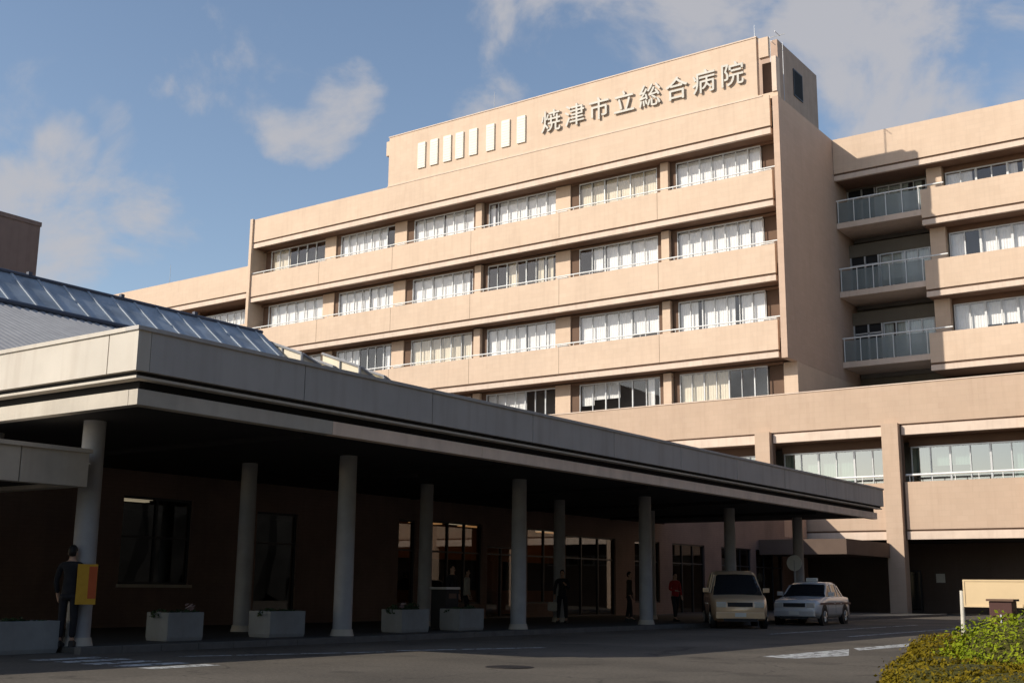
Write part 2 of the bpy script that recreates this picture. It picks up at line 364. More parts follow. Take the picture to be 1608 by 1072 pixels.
# windows ------------------------------------------------------------------
def curtain_mesh(bm_owner, x0, x1, y, z0, z1, folds=.16, amp=.012):
    n = max(4, int((x1-x0)/folds)*4); prev = None
    for i in range(n+1):
        x = x0+(x1-x0)*i/n; yy = y+amp*math.sin(i*math.pi/2+.3)+amp*.4*math.sin(i*.37)
        a = bm_owner.bm.verts.new((x, yy, z0)); b = bm_owner.bm.verts.new((x, yy, z1))
        if prev: bm_owner.bm.faces.new((prev[0], a, b, prev[1]))
        prev = (a, b)
def window(par, off, x0, x1, y, z0, z1, npan, seed, frame='white', glass='glass_ward', cover=.85, cm='curtain', mw=.05, transom=None):
    rnd = random.Random(seed)
    W_ = x1-x0
    f = MB()
    f.box(x0, x1, y-.04, y+.04, z0, z0+.08); f.box(x0, x1, y-.04, y+.04, z1-.08, z1)
    for i in range(npan+1):
        x = x0+W_*i/npan; ww = mw*(1.5 if i % 2 == 0 else .8)
        f.box(max(x0, x-ww/2), min(x1, x+ww/2), y-.05, y+.05, z0+.08, z1-.08)
    if transom:
        f.box(x0+.03, x1-.03, y-.03, y+.03, transom-.03, transom+.03)
    fo = f.build('window', M[frame]); attach(fo, par, off)
    pn = MB().quad((x0+.02, y+.012, z0+.04), (x1-.02, y+.012, z0+.04), (x1-.02, y+.012, z1-.04), (x0+.02, y+.012, z1-.04)).build('pane', M[glass], fo)
    c = MB(); done = False
    i = 0
    while i < npan:
        L_ = rnd.choice((1, 1, 2, 2, 3)); j = min(npan, i+L_)
        if rnd.random() < cover:
            a = x0+W_*i/npan; b = x0+W_*j/npan
            if rnd.random() < .35: b -= (W_/npan)*rnd.uniform(.2, .5)
            zz = z0+.03 if rnd.random() < .8 else z0+(z1-z0)*rnd.uniform(.3, .5)
            curtain_mesh(c, a+.03, b-.02, y+.17+rnd.uniform(0, .05), zz, z1-.06); done = True
        i = j
    if done: c.build('curtain', M[cm], fo)
    else: c.bm.free()
    return fo
bays = [(-71.6, -65.4), (-63.7, -58.05), (-56.15, -50.5), (-49.15, -43.35), (-41.45, -35.45), (-34.05, -28.2)]
for lv in range(4):
    zc = 28.38 - lv*PITCH - (.0 if lv < 3 else 0)   # ceiling
    zb_ = 24.2-lv*PITCH if lv < 3 else 11.9
    ztop = zc-.12; zlow = zb_+.85 if lv < 3 else 12.3
    hb('spandrel', M['recess'], -72.5, -27.2, YW, YW+.2, ztop, zc+.02)
    if lv < 3: hb('spandrel', M['recess'], -72.5, -27.2, YW, YW+.2, zb_, zlow)
    for bi, (a, b) in enumerate(bays):
        if lv == 3 and bi < 2: continue
        window(hos, HO, a, b, YW+.03, zlow, ztop, 7 if bi % 2 else 6, 100*lv+bi, cover=.87 if lv < 3 else .75, cm='curtain' if (lv+bi) % 4 else 'curtain_cream', transom=None)
    # piers between the bays
    for bi in range(5):
        a = bays[bi][1]; b = bays[bi+1][0]
        if bi in (2, 4):
            cxm = (a+b)/2
            hb('pier', M['facade'], cxm-.28, cxm+.28, YW-.35, YW-.02, zb_, zc-.02)
            hb('pier', M['groove'], a, cxm-.32, YW-.02, YW+.1, zb_, zc-.02); hb('pier', M['groove'], cxm+.32, b, YW-.02, YW+.1, zb_, zc-.02)
        else:
            hb('pier', M['facade'], a, a+1.2, YW-.06, YW+.1, zb_, zc-.02)
            hb('pier', M['groove'], a+1.2, b, YW+.05, YW+.2, zb_, zc-.02)
    hb('pier', M['recess'], -72.55, bays[0][0], YW+.3, YW+.5, zb_, zc-.02)
    hb('pier', M['groove'], bays[5][1], -26.75, YW+.3, YW+.5, zb_, zc-.02)
    hb('room_back', M['room'], -72.2, -26.9, 67.3, 67.5, zb_, zc)
for x in (-57.2, -42.4, -34.8):
    hb('drainpipe', M['lip'], x+.9, x+1.0, YF-.07, YF-.003, 12.3, 28.2) if False else None
for i, (zt, zg, zb) in enumerate(bands):
    for x in (-64.8, -57.2, -49.8, -42.3, -34.8):
        if i: hb('panel_joint', M['groove'], x-.012, x+.012, YF-.004, YF+.01, zg+.02, zt-.01)
# small sill shelf blocks beside the piers
for i in range(1, 4):
    zt = bands[i][0]
    for x in (-65.2, -57.0, -42.6, -27.9): hb('shelf', M['rail'], x, x+.8, YF+.26, YF+.6, zt+.05, zt+.18)
# sign wall
hb('sign_wall', M['facade'], -57.9, -27.72, YF+.06, YF+.4, 30.85, 34.85)
hb('sign_wall_cap', M['lip'], -57.95, -27.68, YF+.02, YF+.44, 34.85, 34.93)
hb('sign_wall_ear', M['facade'], -58.4, -57.9, YF+.3, YF+.9, 33.55, 34.7)
hb('sign_wall_end', M['facade'], -27.58, -26.95, YF+.1, YF+.4, 33.45, 34.75)
hb('sign_wall_end', M['facade'], -27.72, -26.4, YF+.04, YF+.5, 30.62, 31.0)
hb('sign_wall_fin', M['lip'], -26.72, -26.42, YF-.05, YF+.5, 31.0, 33.3)
hb('sign_wall_back', M['groove'], -27.72, -26.75, YF+.9, YF+1.1, 30.6, 33.4)
hb('string_course', M['lip'], -57.9, -27.4, YF-.03, YF+.05, 30.85, 30.93)
# louvre panels
for x in (-54.6, -53.4, -52.15, -51.0, -49.75, -48.2, -46.85, -45.5):
    o = hb('louver_panel', M['louver'], x-.36, x+.36, YF-.04, YF+.06, 31.75, 33.75, bevel=.015)
    q = MB()
    for kz in range(9): q.box(x-.30, x+.30, YF-.055, YF-.04, 31.9+kz*.2, 31.98+kz*.2)
    qq = q.build('slat', M['louver']); qq.parent = o
# letters
def text_mesh(s, size, depth):
    c = bpy.data.curves.new('sign_letter', 'FONT'); c.body = s; c.size = size; c.extrude = depth; c.offset = .006*size
    c.align_x = 'CENTER'; c.resolution_u = 3
    o = bpy.data.objects.new('tmp', c); COL.objects.link(o)
    dg = bpy.context.evaluated_depsgraph_get(); me = bpy.data.meshes.new_from_object(o.evaluated_get(dg))
    bpy.data.objects.remove(o); return me
for i, ch in enumerate("焼津市立総合病院"):
    me = text_mesh(ch, 1.68, .045); me.materials.clear(); me.materials.append(M['letter'])
    o = bpy.data.objects.new('sign_letter', me); COL.objects.link(o)
    o.location = (-42.95+i*1.945, YF-.06, 32.16); o.rotation_euler = (R(90), 0, 0)
    attach(o, hos, HO)
# penthouse behind the sign
hb('penthouse', M['pent'], -50, -29.0, 71.1, 78.2, 30.2, 37.75)
wn = hb('window', M['dmull'], -29.02, -28.94, 73.7, 75.3, 34.6, 36.6)
box('pane', M['dark'], wn, -28.95, -28.93, 73.8, 75.2, 34.7, 36.5)
# rods
for x, y, z0, h in ((-49.0, 66, 34.8, 2.2), (-31.0, 72, 37.7, 2.0), (-27.6, 66.5, 30.6, 5.1), (-27.1, 67.3, 30.6, 4.9), (-84.9, 66, 26.8, 2.4)):
    attach(MB().tube((x, y, z0), (x, y, z0+h), .028, .015, n=6).build('antenna_rod', M['mull']), hos, HO)
an = MB(); an.tube((-27.6, 66.5, 35.6), (-26.6, 66.5, 35.6), .02, n=6); an.tube((-27.4, 66.2, 35.2), (-27.4, 66.9, 35.2), .02, n=6); an.tube((-27.1, 66.1, 35.75), (-27.1, 66.9, 35.75), .02, n=6)
attach(an.build('aerial', M['mull']), hos, HO)

# ---------------------------------------------------------------- left wing
lw = empty('hospital_wing', (-85, 66, 0)); tag(lw, 'lower peach hospital wing stepping down left of the tall ward block', 'building wing')
def attach_box(par, off, name, m, *b): return attach(box(name, m, None, *b), par, off)
LO = Vector((85, -66, 0))
lb = lambda n, m, *b: attach_box(lw, LO, n, m, *b)
lb('wall', M['recess'], -110, -72.9, 67.5, 90, 0, 26.5)
lb('roof_slab', M['roof'], -110, -72.9, 65.5, 90, 26.5, 26.7)
for zt, zg, zb in ((27.1, 24.9, 24.4), (22.2, 20.3, 19.8), (17.5, 15.6, 15.1), (12.9, 11, 10.5)):
    lb('parapet', M['facade'], -110, -72.9, 64.9, 65.1, zg, zt); lb('groove', M['groove'], -110, -72.9, 64.98, 65.1, zg-.14, zg)
    lb('slab_edge', M['lip'], -110, -72.9, 64.92, 65.1, zb, zg-.14); lb('floor_slab', M['recess'], -110, -72.9, 65.1, 67.5, zb, zb+.35)
    if zt > 16:
        a = -80.9
        window(lw, LO, -80.9, -74.8, 66.4, zb-2.9, zb-.5, 7, int(zt)); lb('pier', M['groove'], -74.8, -73.2, 66.5, 66.6, zb-4, zb)
        window(lw, LO, -89, -82.4, 66.4, zb-2.9, zb-.5, 7, int(zt)+3); lb('pier', M['facade'], -82.3, -81.1, 66.0, 66.5, zb-4, zb)

# ---------------------------------------------------------------- right wing (set back)
YR = 73.3
rw = empty('hospital_wing', (-10, YR, 0)); tag(rw, 'peach hospital wing set back on the right with glass railed balconies in its corner', 'building wing')
RO = Vector((10, -YR, 0))
rb = lambda n, m, *b: attach_box(rw, RO, n, m, *b)
rb('core_wall', M['recess_far'], -26.3, 12, 76.6, 95, 11.5, 30)
rb('roof_slab', M['roof'], -26.3, 12, YR+.3, 95, 29.8, 30.0)
rb('parapet', M['facade'], -26.3, 12, YR, YR+.25, 28.22, 30.62)
rb('groove', M['groove'], -26.3, 12, YR+.08, YR+.25, 28.08, 28.22)
rb('slab_edge', M['lip'], -26.3, 12, YR+.015, YR+.25, 27.75, 28.08)
rb('floor_slab', M['recess'], -26.3, 12, YR+.25, 76.6, 27.77, 28.1)
BX = -20.75
for i in range(3):
    zt, zg, zb = 26.08-i*4.64, 24.22-i*4.64, 23.75-i*4.64
    rb('parapet', M['facade'], BX, 12, YR, YR+.25, zg, zt)
    rb('parapet_return', M['facade'], BX, BX+.25, YR+.25, 75.4, zg, zt)
    rb('groove', M['groove'], BX+.02, 12, YR+.08, YR+.25, zg-.14, zg)
    rb('slab_edge', M['lip'], BX, 12, YR+.015, YR+.25, zb, zg-.14)
    rb('floor_slab', M['recess'], BX, 12, YR+.25, 76.6, zb+.02, zb+.4)
    # open corner balcony with glass railing
    bal = rb('balcony', M['lip'], -26.3, BX-.02, YR+.1, 76.6, zt-1.62, zt-1.25)
    gp = MB(); gp.quad((-26.25, YR+.2, zt-1.2), (BX-.06, YR+.2, zt-1.2), (BX-.06, YR+.2, zt+.15), (-26.25, YR+.2, zt+.15)); gp.build('railing_glass', M['glass_rail'], bal)
    bp = MB(); bp.tube((-26.3, YR+.2, zt+.3), (BX+1.4, YR+.2, zt+.3), .05, n=8)
    x = -26.2
    while x < BX: bp.box(x, x+.04, YR+.17, YR+.23, zt-1.25, zt+.3); x += 1.05
    bp.build('handrail', M['rail'], bal)
    # soffit beam and glazed wall at the back of the balcony
    rb('beam', M['recess_far'], -26.3, BX, 75.6, 75.9, zt+1.55, zt+2.4)
    fo = window(rw, RO, -24.3, BX-.25, 75.7, zt-1.2, zt+1.55, 4, 40+i, frame='white', glass='glass_ward', cover=.7, cm='curtain_grey', mw=.08)
    dv = MB(); 
    for xx in (-26.3, -25.35, -24.45): dv.box(xx, xx+.1, 75.65, 75.75, zt-1.2, zt+1.55)
    dv.box(-26.2, -24.4, 75.65, 75.75, zt+.9, zt+1.0); attach(dv.build('door_frame', M['mull']), rw, RO)
    rb('door_leaf', M['dark'], -26.2, -24.45, 75.75, 75.8, zt-1.2, zt+1.55)
    # ward windows
    zc = 27.75 if i == 0 else 23.75-(i-1)*4.64
    for bj, (a, b) in enumerate(((-19.55, -13.9), (-12.2, -6.6), (-5, 1), (3, 9))):
        window(rw, RO, a, b, 74.8, zt-1.0, zc-.35, 6, 60+10*i+bj, cover=.7 if i else .55, mw=.09)
    for xx in (-20.6, -13.8, -6.4, 1.1):
        rb('pier', M['facade'], xx, xx+.95, 74.3, 74.9, zt-1.5, zc)
    rb('spandrel', M['recess'], -20.6, 12, 74.85, 75.0, zt-1.9, zt-1.0)
    rb('spandrel', M['recess'], -20.6, 12, 74.85, 75.0, zc-.35, zc+.02)
    rb('room_back', M['room'], -26.2, 12, 76.4, 76.55, zt-1.9, zc)
rb('wall', M['recess_far'], -26.3, 12, 75.9, 76.1, 11.5, 14.2)

# ---------------------------------------------------------------- podium block
pod = empty('podium_building', (-20, YF, 0)); tag(pod, 'low wide peach podium block with square pillars in front of the hospital wards', 'building')
PO = Vector((20, -YF, 0))
pb = lambda n, m, *b: attach_box(pod, PO, n, m, *b)
X0, X1 = -75, 14
pb('core_wall', M['room'], X0, X1, 69, 95, 4.35, 11.4)
pb('roof_slab', M['roof'], X0, X1, YF+.35, 95, 11.4, 11.7)
pb('parapet', M['facade_low'], X0, X1, YF+.02, YF+.35, 10.1, 12.28)
pb('coping', M['lip'], X0, X1, YF-.02, YF+.39, 12.28, 12.34)
pil = [-50.2, -42.8, -35.4, -28.0, -20.6, -13.2, -5.8, 1.6, 9]
for i, x in enumerate(pil):
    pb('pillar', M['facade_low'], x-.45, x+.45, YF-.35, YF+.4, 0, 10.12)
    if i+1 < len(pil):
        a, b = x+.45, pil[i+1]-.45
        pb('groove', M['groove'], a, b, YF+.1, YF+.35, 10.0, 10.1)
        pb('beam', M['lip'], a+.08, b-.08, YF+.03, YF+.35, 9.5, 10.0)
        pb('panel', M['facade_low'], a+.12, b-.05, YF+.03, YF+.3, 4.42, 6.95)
        pb('groove', M['groove'], a+.1, b-.05, YF+.1, YF+.3, 4.32, 4.42)
        pb('slab_edge', M['lip'], a+.1, b-.05, YF+.035, YF+.3, 3.9, 4.32)
        pb('groove', M['groove'], a, a+.1, YF+.14, YF+.3, 3.9, 9.5)
        window(pod, PO, a+.1, b-.1, 66.0, 6.9, 9.0, 6, 300+i, frame='mull', glass='glass_green', cover=.55, cm='curtain_grey', mw=.07)
        pb('spandrel', M['groove'], a, b, 66.0, 66.2, 9.0, 9.55)
        rl = MB(); rl.tube((a+.1, YF+.35, 7.35), (b-.05, YF+.35, 7.35), .06, n=8)
        xx = a+.3
        while xx < b: rl.tube((xx, YF+.35, 6.9), (xx, YF+.35, 7.35), .025, n=6); xx += 1.2
        attach(rl.build('handrail', M['rail']), pod, PO)
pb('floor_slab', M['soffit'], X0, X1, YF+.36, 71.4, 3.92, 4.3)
pb('ceiling_slab', M['recess'], X0, X1, YF+.36, 69, 9.52, 10.0)
pb('room_back', M['room'], X0, X1, 68.2, 68.4, 4.3, 9.5)
pb('ground_floor_wall', M['wall_ground'], X0, X1, 70.5, 71.5, 0, 3.9)
# ground floor strip windows and doors
for a, b in ((-15.4, -12.9), (-12.5, -10), (-9.6, -7.1), (-6.7, -4.2)):
    window(pod, PO, a, b, 70.43, 2.7, 3.4, 3, int(a*10), frame='mull', glass='glass_green', cover=.3, cm='curtain_grey', mw=.05)
dr = pb('door', M['dmull'], -22.4, -21.2, 70.4, 70.52, 0, 2.4)
box('pane', M['carglass'], dr, -22.3, -21.3, 70.38, 70.4, .15, 2.3)
nb = box('notice_sheet', M['plate'], None, -19.9, -19.4, 70.46, 70.48, 1.7, 2.2); tag(nb, 'small white notice sheet fixed to the dark ground floor wall', 'notice')
nb.location = (-.5, 0, 0)
# low connecting awning in front of the podium, under the band
aw = empty('porch_awning', (-24.5, 62.5, 0)); tag(aw, 'low brownish flat porch roof between the entrance canopy and the podium block', 'porch roof')
AO = Vector((24.5, -62.5, 0))
attach(box('roof_slab', M['porch'], None, -25.49, -20.9, 57.6, 64.1, 2.95, 3.7), aw, AO)

# ---------------------------------------------------------------- entrance canopy
can = empty('entrance_canopy', (-15.6, 11.6, 0)); tag(can, 'long flat entrance canopy on round columns, greyed in shade, with a cream lit end', 'canopy')
CO = Vector((15.6, -11.6, 0))
cb = lambda n, m, *b, **k: attach(box(n, m, None, *b, **k), can, CO)
# fascia panels (with open joints) - long side faces +X, short side faces -Y
ye = 47.4
y = 11.6; ys = [11.6]
while y < ye-3.5: y += 3.7; ys.append(min(y, ye))
ys[-1] = ye
ys[0] = 11.85
for a, b in zip(ys, ys[1:]): cb('fascia_panel', M['cream_shaded'], -15.85, -15.6, a+.012, b-.012, 4.47, 5.12)
x = -15.862; xs = [-15.588, -16.35]
while x > -34: x -= 3.7; xs.append(xs[-1]-3.7)
for a, b in zip(xs, xs[1:]): cb('fascia_panel', M['cream'], b+.012, a-.012, 11.6, 11.85, 4.47, 5.12)
cb('fascia_coping', M['cream_shaded'], -15.9, -15.57, 11.57, ye+.03, 5.12, 5.19, bevel=.01)
cb('fascia_coping', M['cream'], -34, -15.9, 11.57, 11.9, 5.12, 5.188)
cb('fascia_backing', M['dark'], -15.98, -15.84, 11.88, ye-.02, 4.5, 5.1)
cb('fascia_backing', M['dark'], -34, -15.98, 11.84, 11.98, 4.5, 5.1)
cb('fascia_end', M['cream_shaded'], -25.4, -15.86, ye-.2, ye, 4.47, 5.12)
cb('drip_edge', M['cream'], -15.88, -15.66, 11.66, ye-.05, 4.36, 4.40); cb('drip_edge', M['cream'], -34, -15.88, 11.66, 11.88, 4.36, 4.40)
cb('groove', M['dark'], -16.15, -15.95, 11.95, ye-.2, 4.2, 4.47); cb('groove', M['dark'], -34, -16.15, 11.95, 12.1, 4.2, 4.47)
cb('groove', M['dark'], -15.9, -15.7, 11.7, ye-.1, 4.40, 4.47); cb('groove', M['dark'], -34, -15.9, 11.7, 11.9, 4.40, 4.47)
yy = [11.75, 16.2, 20.9, 25.6, 30.3, 35, 39.7, 46.9]
for a, b in zip(yy, yy[1:]): cb('edge_beam', M['beam'] if a < 14 else M['beam_lit'], -15.95, -15.72, a+.006, b-.006, 3.95, 4.2)
cb('edge_beam', M['beam'], -34, -15.95, 11.75, 11.95, 3.95, 4.2)
cb('roof_slab', M['roof'], -34, -16.0, 11.99, ye-.21, 4.72, 4.95)
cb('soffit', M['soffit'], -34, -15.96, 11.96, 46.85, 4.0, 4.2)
ROWY = (12.9, 19.5, 26.15, 33.0, 39.1, 45.3)
def column(x, y, z1=4.0, r=.2):
    c = MB().tube((x, y, .1), (x, y, z1), r*1.04, r*.97, n=28, caps=False).build('column', M['column'], smooth=True); attach(c, can, CO)
    MB().tube((x, y, .1), (x, y, .24), r*1.3, r*1.12, n=28).build('column_base', M['beam'], c)
    return c
for y in ROWY: column(-18.4, y)
for y in ROWY[:5]: column(-21.6, y, r=.19)
st = MB().tube((-18.4+.19*.66, 19.5-.19, .6), (-18.4+.19*.66, 19.5-.19, .62), .02)
st.bm.free()
# ceiling battens and lamps under the canopy
for y in (16, 22.7, 29.5, 36, 42): cb('soffit_batten', M['soffit'], -25, -16.3, y-.06, y+.06, 3.9, 4.0)
for x, y in ((-20.0, 22.8), (-20.0, 29.5), (-20, 36.2)):
    o = cb('ceiling_lamp', M['soffit'], x-.6, x+.6, y+.1, y+.3, 3.86, 4.0)

# ---------------------------------------------------------------- side canopy (lower, left)
sc = empty('side_canopy', (-18, 12, 0)); tag(sc, 'lower grey flat canopy passing under the left end of the entrance canopy', 'canopy')
SO = Vector((18, -12, 0))
sb = lambda n, m, *b: attach(box(n, m, None, *b), sc, SO)
ys = [12.5, 11.2, 8.0, 4.8, 1.6, -1.6, -4.8, -8]
for a, b in zip(ys, ys[1:]): sb('fascia_panel', M['beam'], -18.15, -17.9, b+.012, a-.012, 2.78, 3.36)
sb('fascia_coping', M['beam'], -18.2, -17.86, -8, 12.53, 3.36, 3.43)
sb('fascia_end', M['beam'], -27, -18.15, 12.25, 12.5, 2.78, 3.4)
sb('fascia_end', M['beam'], -27, -18.15, -8, -7.75, 2.78, 3.4)
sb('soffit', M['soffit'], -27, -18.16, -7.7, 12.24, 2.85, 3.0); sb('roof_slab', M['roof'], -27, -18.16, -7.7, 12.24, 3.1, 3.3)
for x, y in ((-20.6, 12.0), (-20.6, 6), (-20.6, 0), (-20.6, -6), (-26, 6), (-26, 0), (-26, -6)):
    attach(MB().tube((x, y, 0), (x, y, 2.85), .17, n=24, caps=False).build('column', M['column'], smooth=True), sc, SO)

# ---------------------------------------------------------------- entrance building under the canopy
eb = empty('entrance_building', (-25.5, 30, 0)); tag(eb, 'dark brown brick entrance hall with lit windows in the shade under the canopy', 'building')
EO = Vector((25.5, -30, 0))
ebx = lambda n, m, *b: attach(box(n, m, None, *b), eb, EO)
XE = -25.5
ops = [(18.9, 21.1, 1.15, 3.35), (23.4, 25.0, .3, 3.2), (29.5, 30.35, .6, 3.3), (31.2, 34.0, .6, 3.35), (34.3, 36.2, .1, 2.6), (36.8, 39.2, .6, 3.35), (39.4, 43.2, .1, 3.2), (44.8, 47.0, .6, 3.2), (48.2, 51.4, .1, 3.2), (53.2, 56.6, .1, 3.2), (57.2, 60.6, .1, 3.2)]
yprev = 11.99
for a, b, z0, z1 in ops:
    ebx('wall', M['wall_dark'], XE-.25, XE, yprev, a, 0, 3.99)
    ebx('wall', M['wall_dark'], XE-.25, XE, a, b, z1, 3.99)
    ebx('wall', M['wall_dark'], XE-.25, XE, a, b, 0, z0)
    f = MB(); n = max(1, round((b-a)/1.1))
    f.box(XE-.16, XE-.08, a, b, z0, z0+.06); f.box(XE-.16, XE-.08, a, b, z1-.06, z1)
    for i in range(n+1):
        yy_ = a+(b-a)*i/n; f.box(XE-.17, XE-.07, max(a, yy_-.03), min(b, yy_+.03), z0+.06, z1-.06)
    f.box(XE-.15, XE-.09, a+.03, b-.03, 2.3, 2.36)
    fo = attach(f.build('window', M['dmull']), eb, EO)
    MB().quad((XE-.12, a+.03, z0+.05), (XE-.12, b-.03, z0+.05), (XE-.12, b-.03, z1-.05), (XE-.12, a+.03, z1-.05)).build('pane', M['glass_dark'], fo)
    if z0 > 1: box('sill', M['beam'], fo, XE-.05, XE+.1, a-.05, b+.05, z0-.08, z0)
    yprev = b
ebx('wall', M['wall_dark'], XE-.25, XE, yprev, 64.1, 0, 3.99)
ebx('wall', M['wall_dark'], XE-.25, -18.9, 47.8, 48.1, 2.8, 3.99) if False else None
ebx('wall', M['wall_dark'], -40, XE-.25, 11.99, 12.2, 0, 4.7)
ebx('upper_wall', M['wall_dark'], XE-.25, XE, 47.5, 61.0, 3.99, 5.9)
ebx('upper_wall', M['pent'], XE-.25, XE, 61.0, 64.1, 3.99, 5.9)
ebx('link_roof', M['roof'], -40, XE, 51.7, 64.1, 5.9, 6.05)
ebx('link_wall', M['wall_dark'], -40, -39.75, 51.7, 64.1, 0, 5.9)
ebx('cross_wall', M['wall_dark'], -40, XE-.25, 51.7, 51.95, 0, 5.9)
ebx('hall_floor', M['pave'], -34, XE-.25, 12.2, 51.7, -.02, .1)
ebx('link_back_wall', M['dark'], -30.2, -30, 51.96, 64.1, 0, 5.8)
ebx('hall_back_wall', M['dark'], -34.3, -34, 12.2, 51.7, 0, 4.6)
ebx('hall_ceiling', M['room'], -34, XE-.25, 12.2, 51.7, 3.6, 3.9)
ebx('roof_slab', M['roof'], -40, XE, 11.99, 51.7, 4.96, 5.1)
# warm wooden bulkhead over the reception counter, lit by its lamps
for a, b in ((33.0, 39.6), (40.6, 45.5)):
    ebx('bulkhead', M['warm'], -30.3, -30, a, b, 2.25, 3.6); ebx('bulkhead', M['warm'], -30.3, -29.9, a, a+.7, .1, 2.25)
    ebx('counter', M['warm'], -30.3, -29.6, a, b, .1, 1.05)
def lampbar(x, y0, y1, z, m='tube', wd=.12):
    ebx('ceiling_light', M[m], x-wd, x+wd, y0, y1, z-.04, z)
for x, y in ((-28.6, 33.0), (-28.6, 36.0), (-28.6, 39.0), (-28.6, 42), (-27.4, 41.2), (-28.6, 45.5), (-27.2, 44)): lampbar(x, y, y+1.0, 3.56)
for x, y in ((-29.2, 34.5), (-29.2, 37.5), (-29.2, 43)): lampbar(x, y, y+1.6, 3.56, 'tubew', .18)
for x, y in ((-27.8, 20.3), (-28.6, 20.9), (-29.4, 21.4)): lampbar(x, y, y+1.2, 3.56)
lampbar(-28.0, 23.3, 23.9, 3.56); lampbar(-27, 49, 49.8, 3.3)

# ---------------------------------------------------------------- atrium roof
at = empty('atrium_roof', (-30, 10, 4.9)); tag(at, 'sloping blue glass atrium roof with corrugated metal skirt above the canopy', 'glass roof')
TO = Vector((30, -10, -4.9))
Y0, Y1 = 4.0, 27.3
def slope(name, m, xa, za, xb, zb, y0, y1, th=.05, parent=None):
    o = MB(); o.bm
    p = [(xa, y0, za), (xa, y1, za), (xb, y1, zb), (xb, y0, zb)]
    a = [o.bm.verts.new(q) for q in p]; b = [o.bm.verts.new((q[0], q[1], q[2]-th)) for q in p]
    o.bm.faces.new(a); o.bm.faces.new(b[::-1])
    for i in range(4): o.bm.faces.new((a[i], b[i], b[(i+1) % 4], a[(i+1) % 4]))
    ob = o.build(name, m); attach(ob, at, TO); return ob
y = Y0
while y < Y1-.1:
    slope('glass_panel', M['roofglass'], -30, 9.58, -28.5, 8.4, y+.04, min(y+.82, Y1)-.03); y += .82
y = Y0
while y <= Y1+.1:
    r = MB()
    for q in ((-30, 9.60, -28.45, 8.38),):
        a = [(q[0], y-.035, q[1]-.05), (q[0], y+.035, q[1]-.05), (q[0], y+.035, q[1]+.02), (q[0], y-.035, q[1]+.02)]
        b = [(q[2], y-.035, q[3]-.05), (q[2], y+.035, q[3]-.05), (q[2], y+.035, q[3]+.02), (q[2], y-.035, q[3]+.02)]
        r.loft([a, b])
    attach(r.build('rafter', M['rafter']), at, TO); y += .82
attach(MB().tube((-30, Y0, 9.62), (-30, Y1, 9.60), .06, n=10).build('ridge_cap', M['ridge']), at, TO)
attach(MB().tube((-28.42, Y0, 8.36), (-28.42, Y1, 8.36), .08, n=10).build('gutter', M['ridge']), at, TO)
for y in (15.2, 18.5, 21.6, 24.4): attach(box('ridge_clip', M['ridge'], None, -30.06, -29.94, y-.06, y+.06, 9.64, 9.74), at, TO)
# corrugated skirt
cg = MB(); n = int((Y1-Y0)/.06); rows = []
for i in range(n+1):
    y = Y0+.06*i; d = .03*math.sin(i*math.pi/2+.4)
    rows.append((cg.bm.verts.new((-28.4, y, 8.28+d)), cg.bm.verts.new((-24.6, y, 6.75+d)), cg.bm.verts.new((-21.5, y, 5.45+d))))
for a, b in zip(rows, rows[1:]): cg.bm.faces.new((a[0], a[1], b[1], b[0])); cg.bm.faces.new((a[1], a[2], b[2], b[1]))
attach(cg.build('corrugated_skirt', M['corr']), at, TO)
attach(MB().quad((-30, Y1, 9.5), (-28.5, Y1, 8.35), (-21.5, Y1, 5.4), (-21.5, Y1, 4.9), (-30, Y1, 4.9)).build('gable_wall', M['tarp']), at, TO)
slope('back_slope', M['ridge'], -30, 9.58, -33.5, 5.0, Y0, Y1)
# yellowed lean-to skylight beyond
sk = empty('rooftop_skylight', (-29, 30, 5)); tag(sk, 'small yellowed panel rooftop skylight with white frames beyond the blue glass roof', 'skylight')
KO = Vector((29, -30, -5))
for i, (a, b, zt) in enumerate(((27.45, 28.9, 9.3), (28.95, 30.2, 9.1), (30.25, 31.5, 9.3), (31.55, 32.7, 9.15))):
    o = MB(); o.quad((-30, a, zt), (-30, b, zt-.45), (-28.2, b, zt-1.1), (-28.2, a, zt-.65)); o.quad((-28.2, a, zt-.65), (-28.2, b, zt-1.1), (-28.2, b, 5.1), (-28.2, a, 5.1))
    o.quad((-30, a, zt), (-28.2, a, zt-.65), (-28.2, a, 6.0), (-30, a, 6.0))
    attach(o.build('roof_panel', M['tarp'] if i % 2 else M['curtain_cream']), sk, KO)
fr = MB()
for a, b, zt in ((27.45, 28.9, 9.3), (28.95, 30.2, 9.1), (30.25, 31.5, 9.3), (31.55, 32.7, 9.15)):
    fr.tube((-30, a-.03, zt+.04), (-28.15, a-.03, zt-.62), .05, n=6); fr.tube((-28.15, a-.03, zt-.62), (-28.15, a-.03, 5.1), .05, n=6)
    fr.tube((-28.15, a, zt-.62), (-28.15, b, zt-1.07), .05, n=6); fr.tube((-29.1, a-.03, zt-.3), (-29.1, a-.03, 6.2), .035, n=6)
attach(fr.build('frame', M['corr']), sk, KO)
attach(MB().quad((-30, 32.75, 8.0), (-28.2, 32.75, 7.3), (-28.2, 32.75, 5.1), (-30, 32.75, 5.1)).build('gable_wall', M['glass_green']), sk, KO)
attach(MB().quad((-30, 27.4, 9.2), (-30, 32.75, 8.0), (-30, 32.75, 5.1), (-30, 27.4, 5.1)).build('back_wall', M['tarp']), sk, KO)

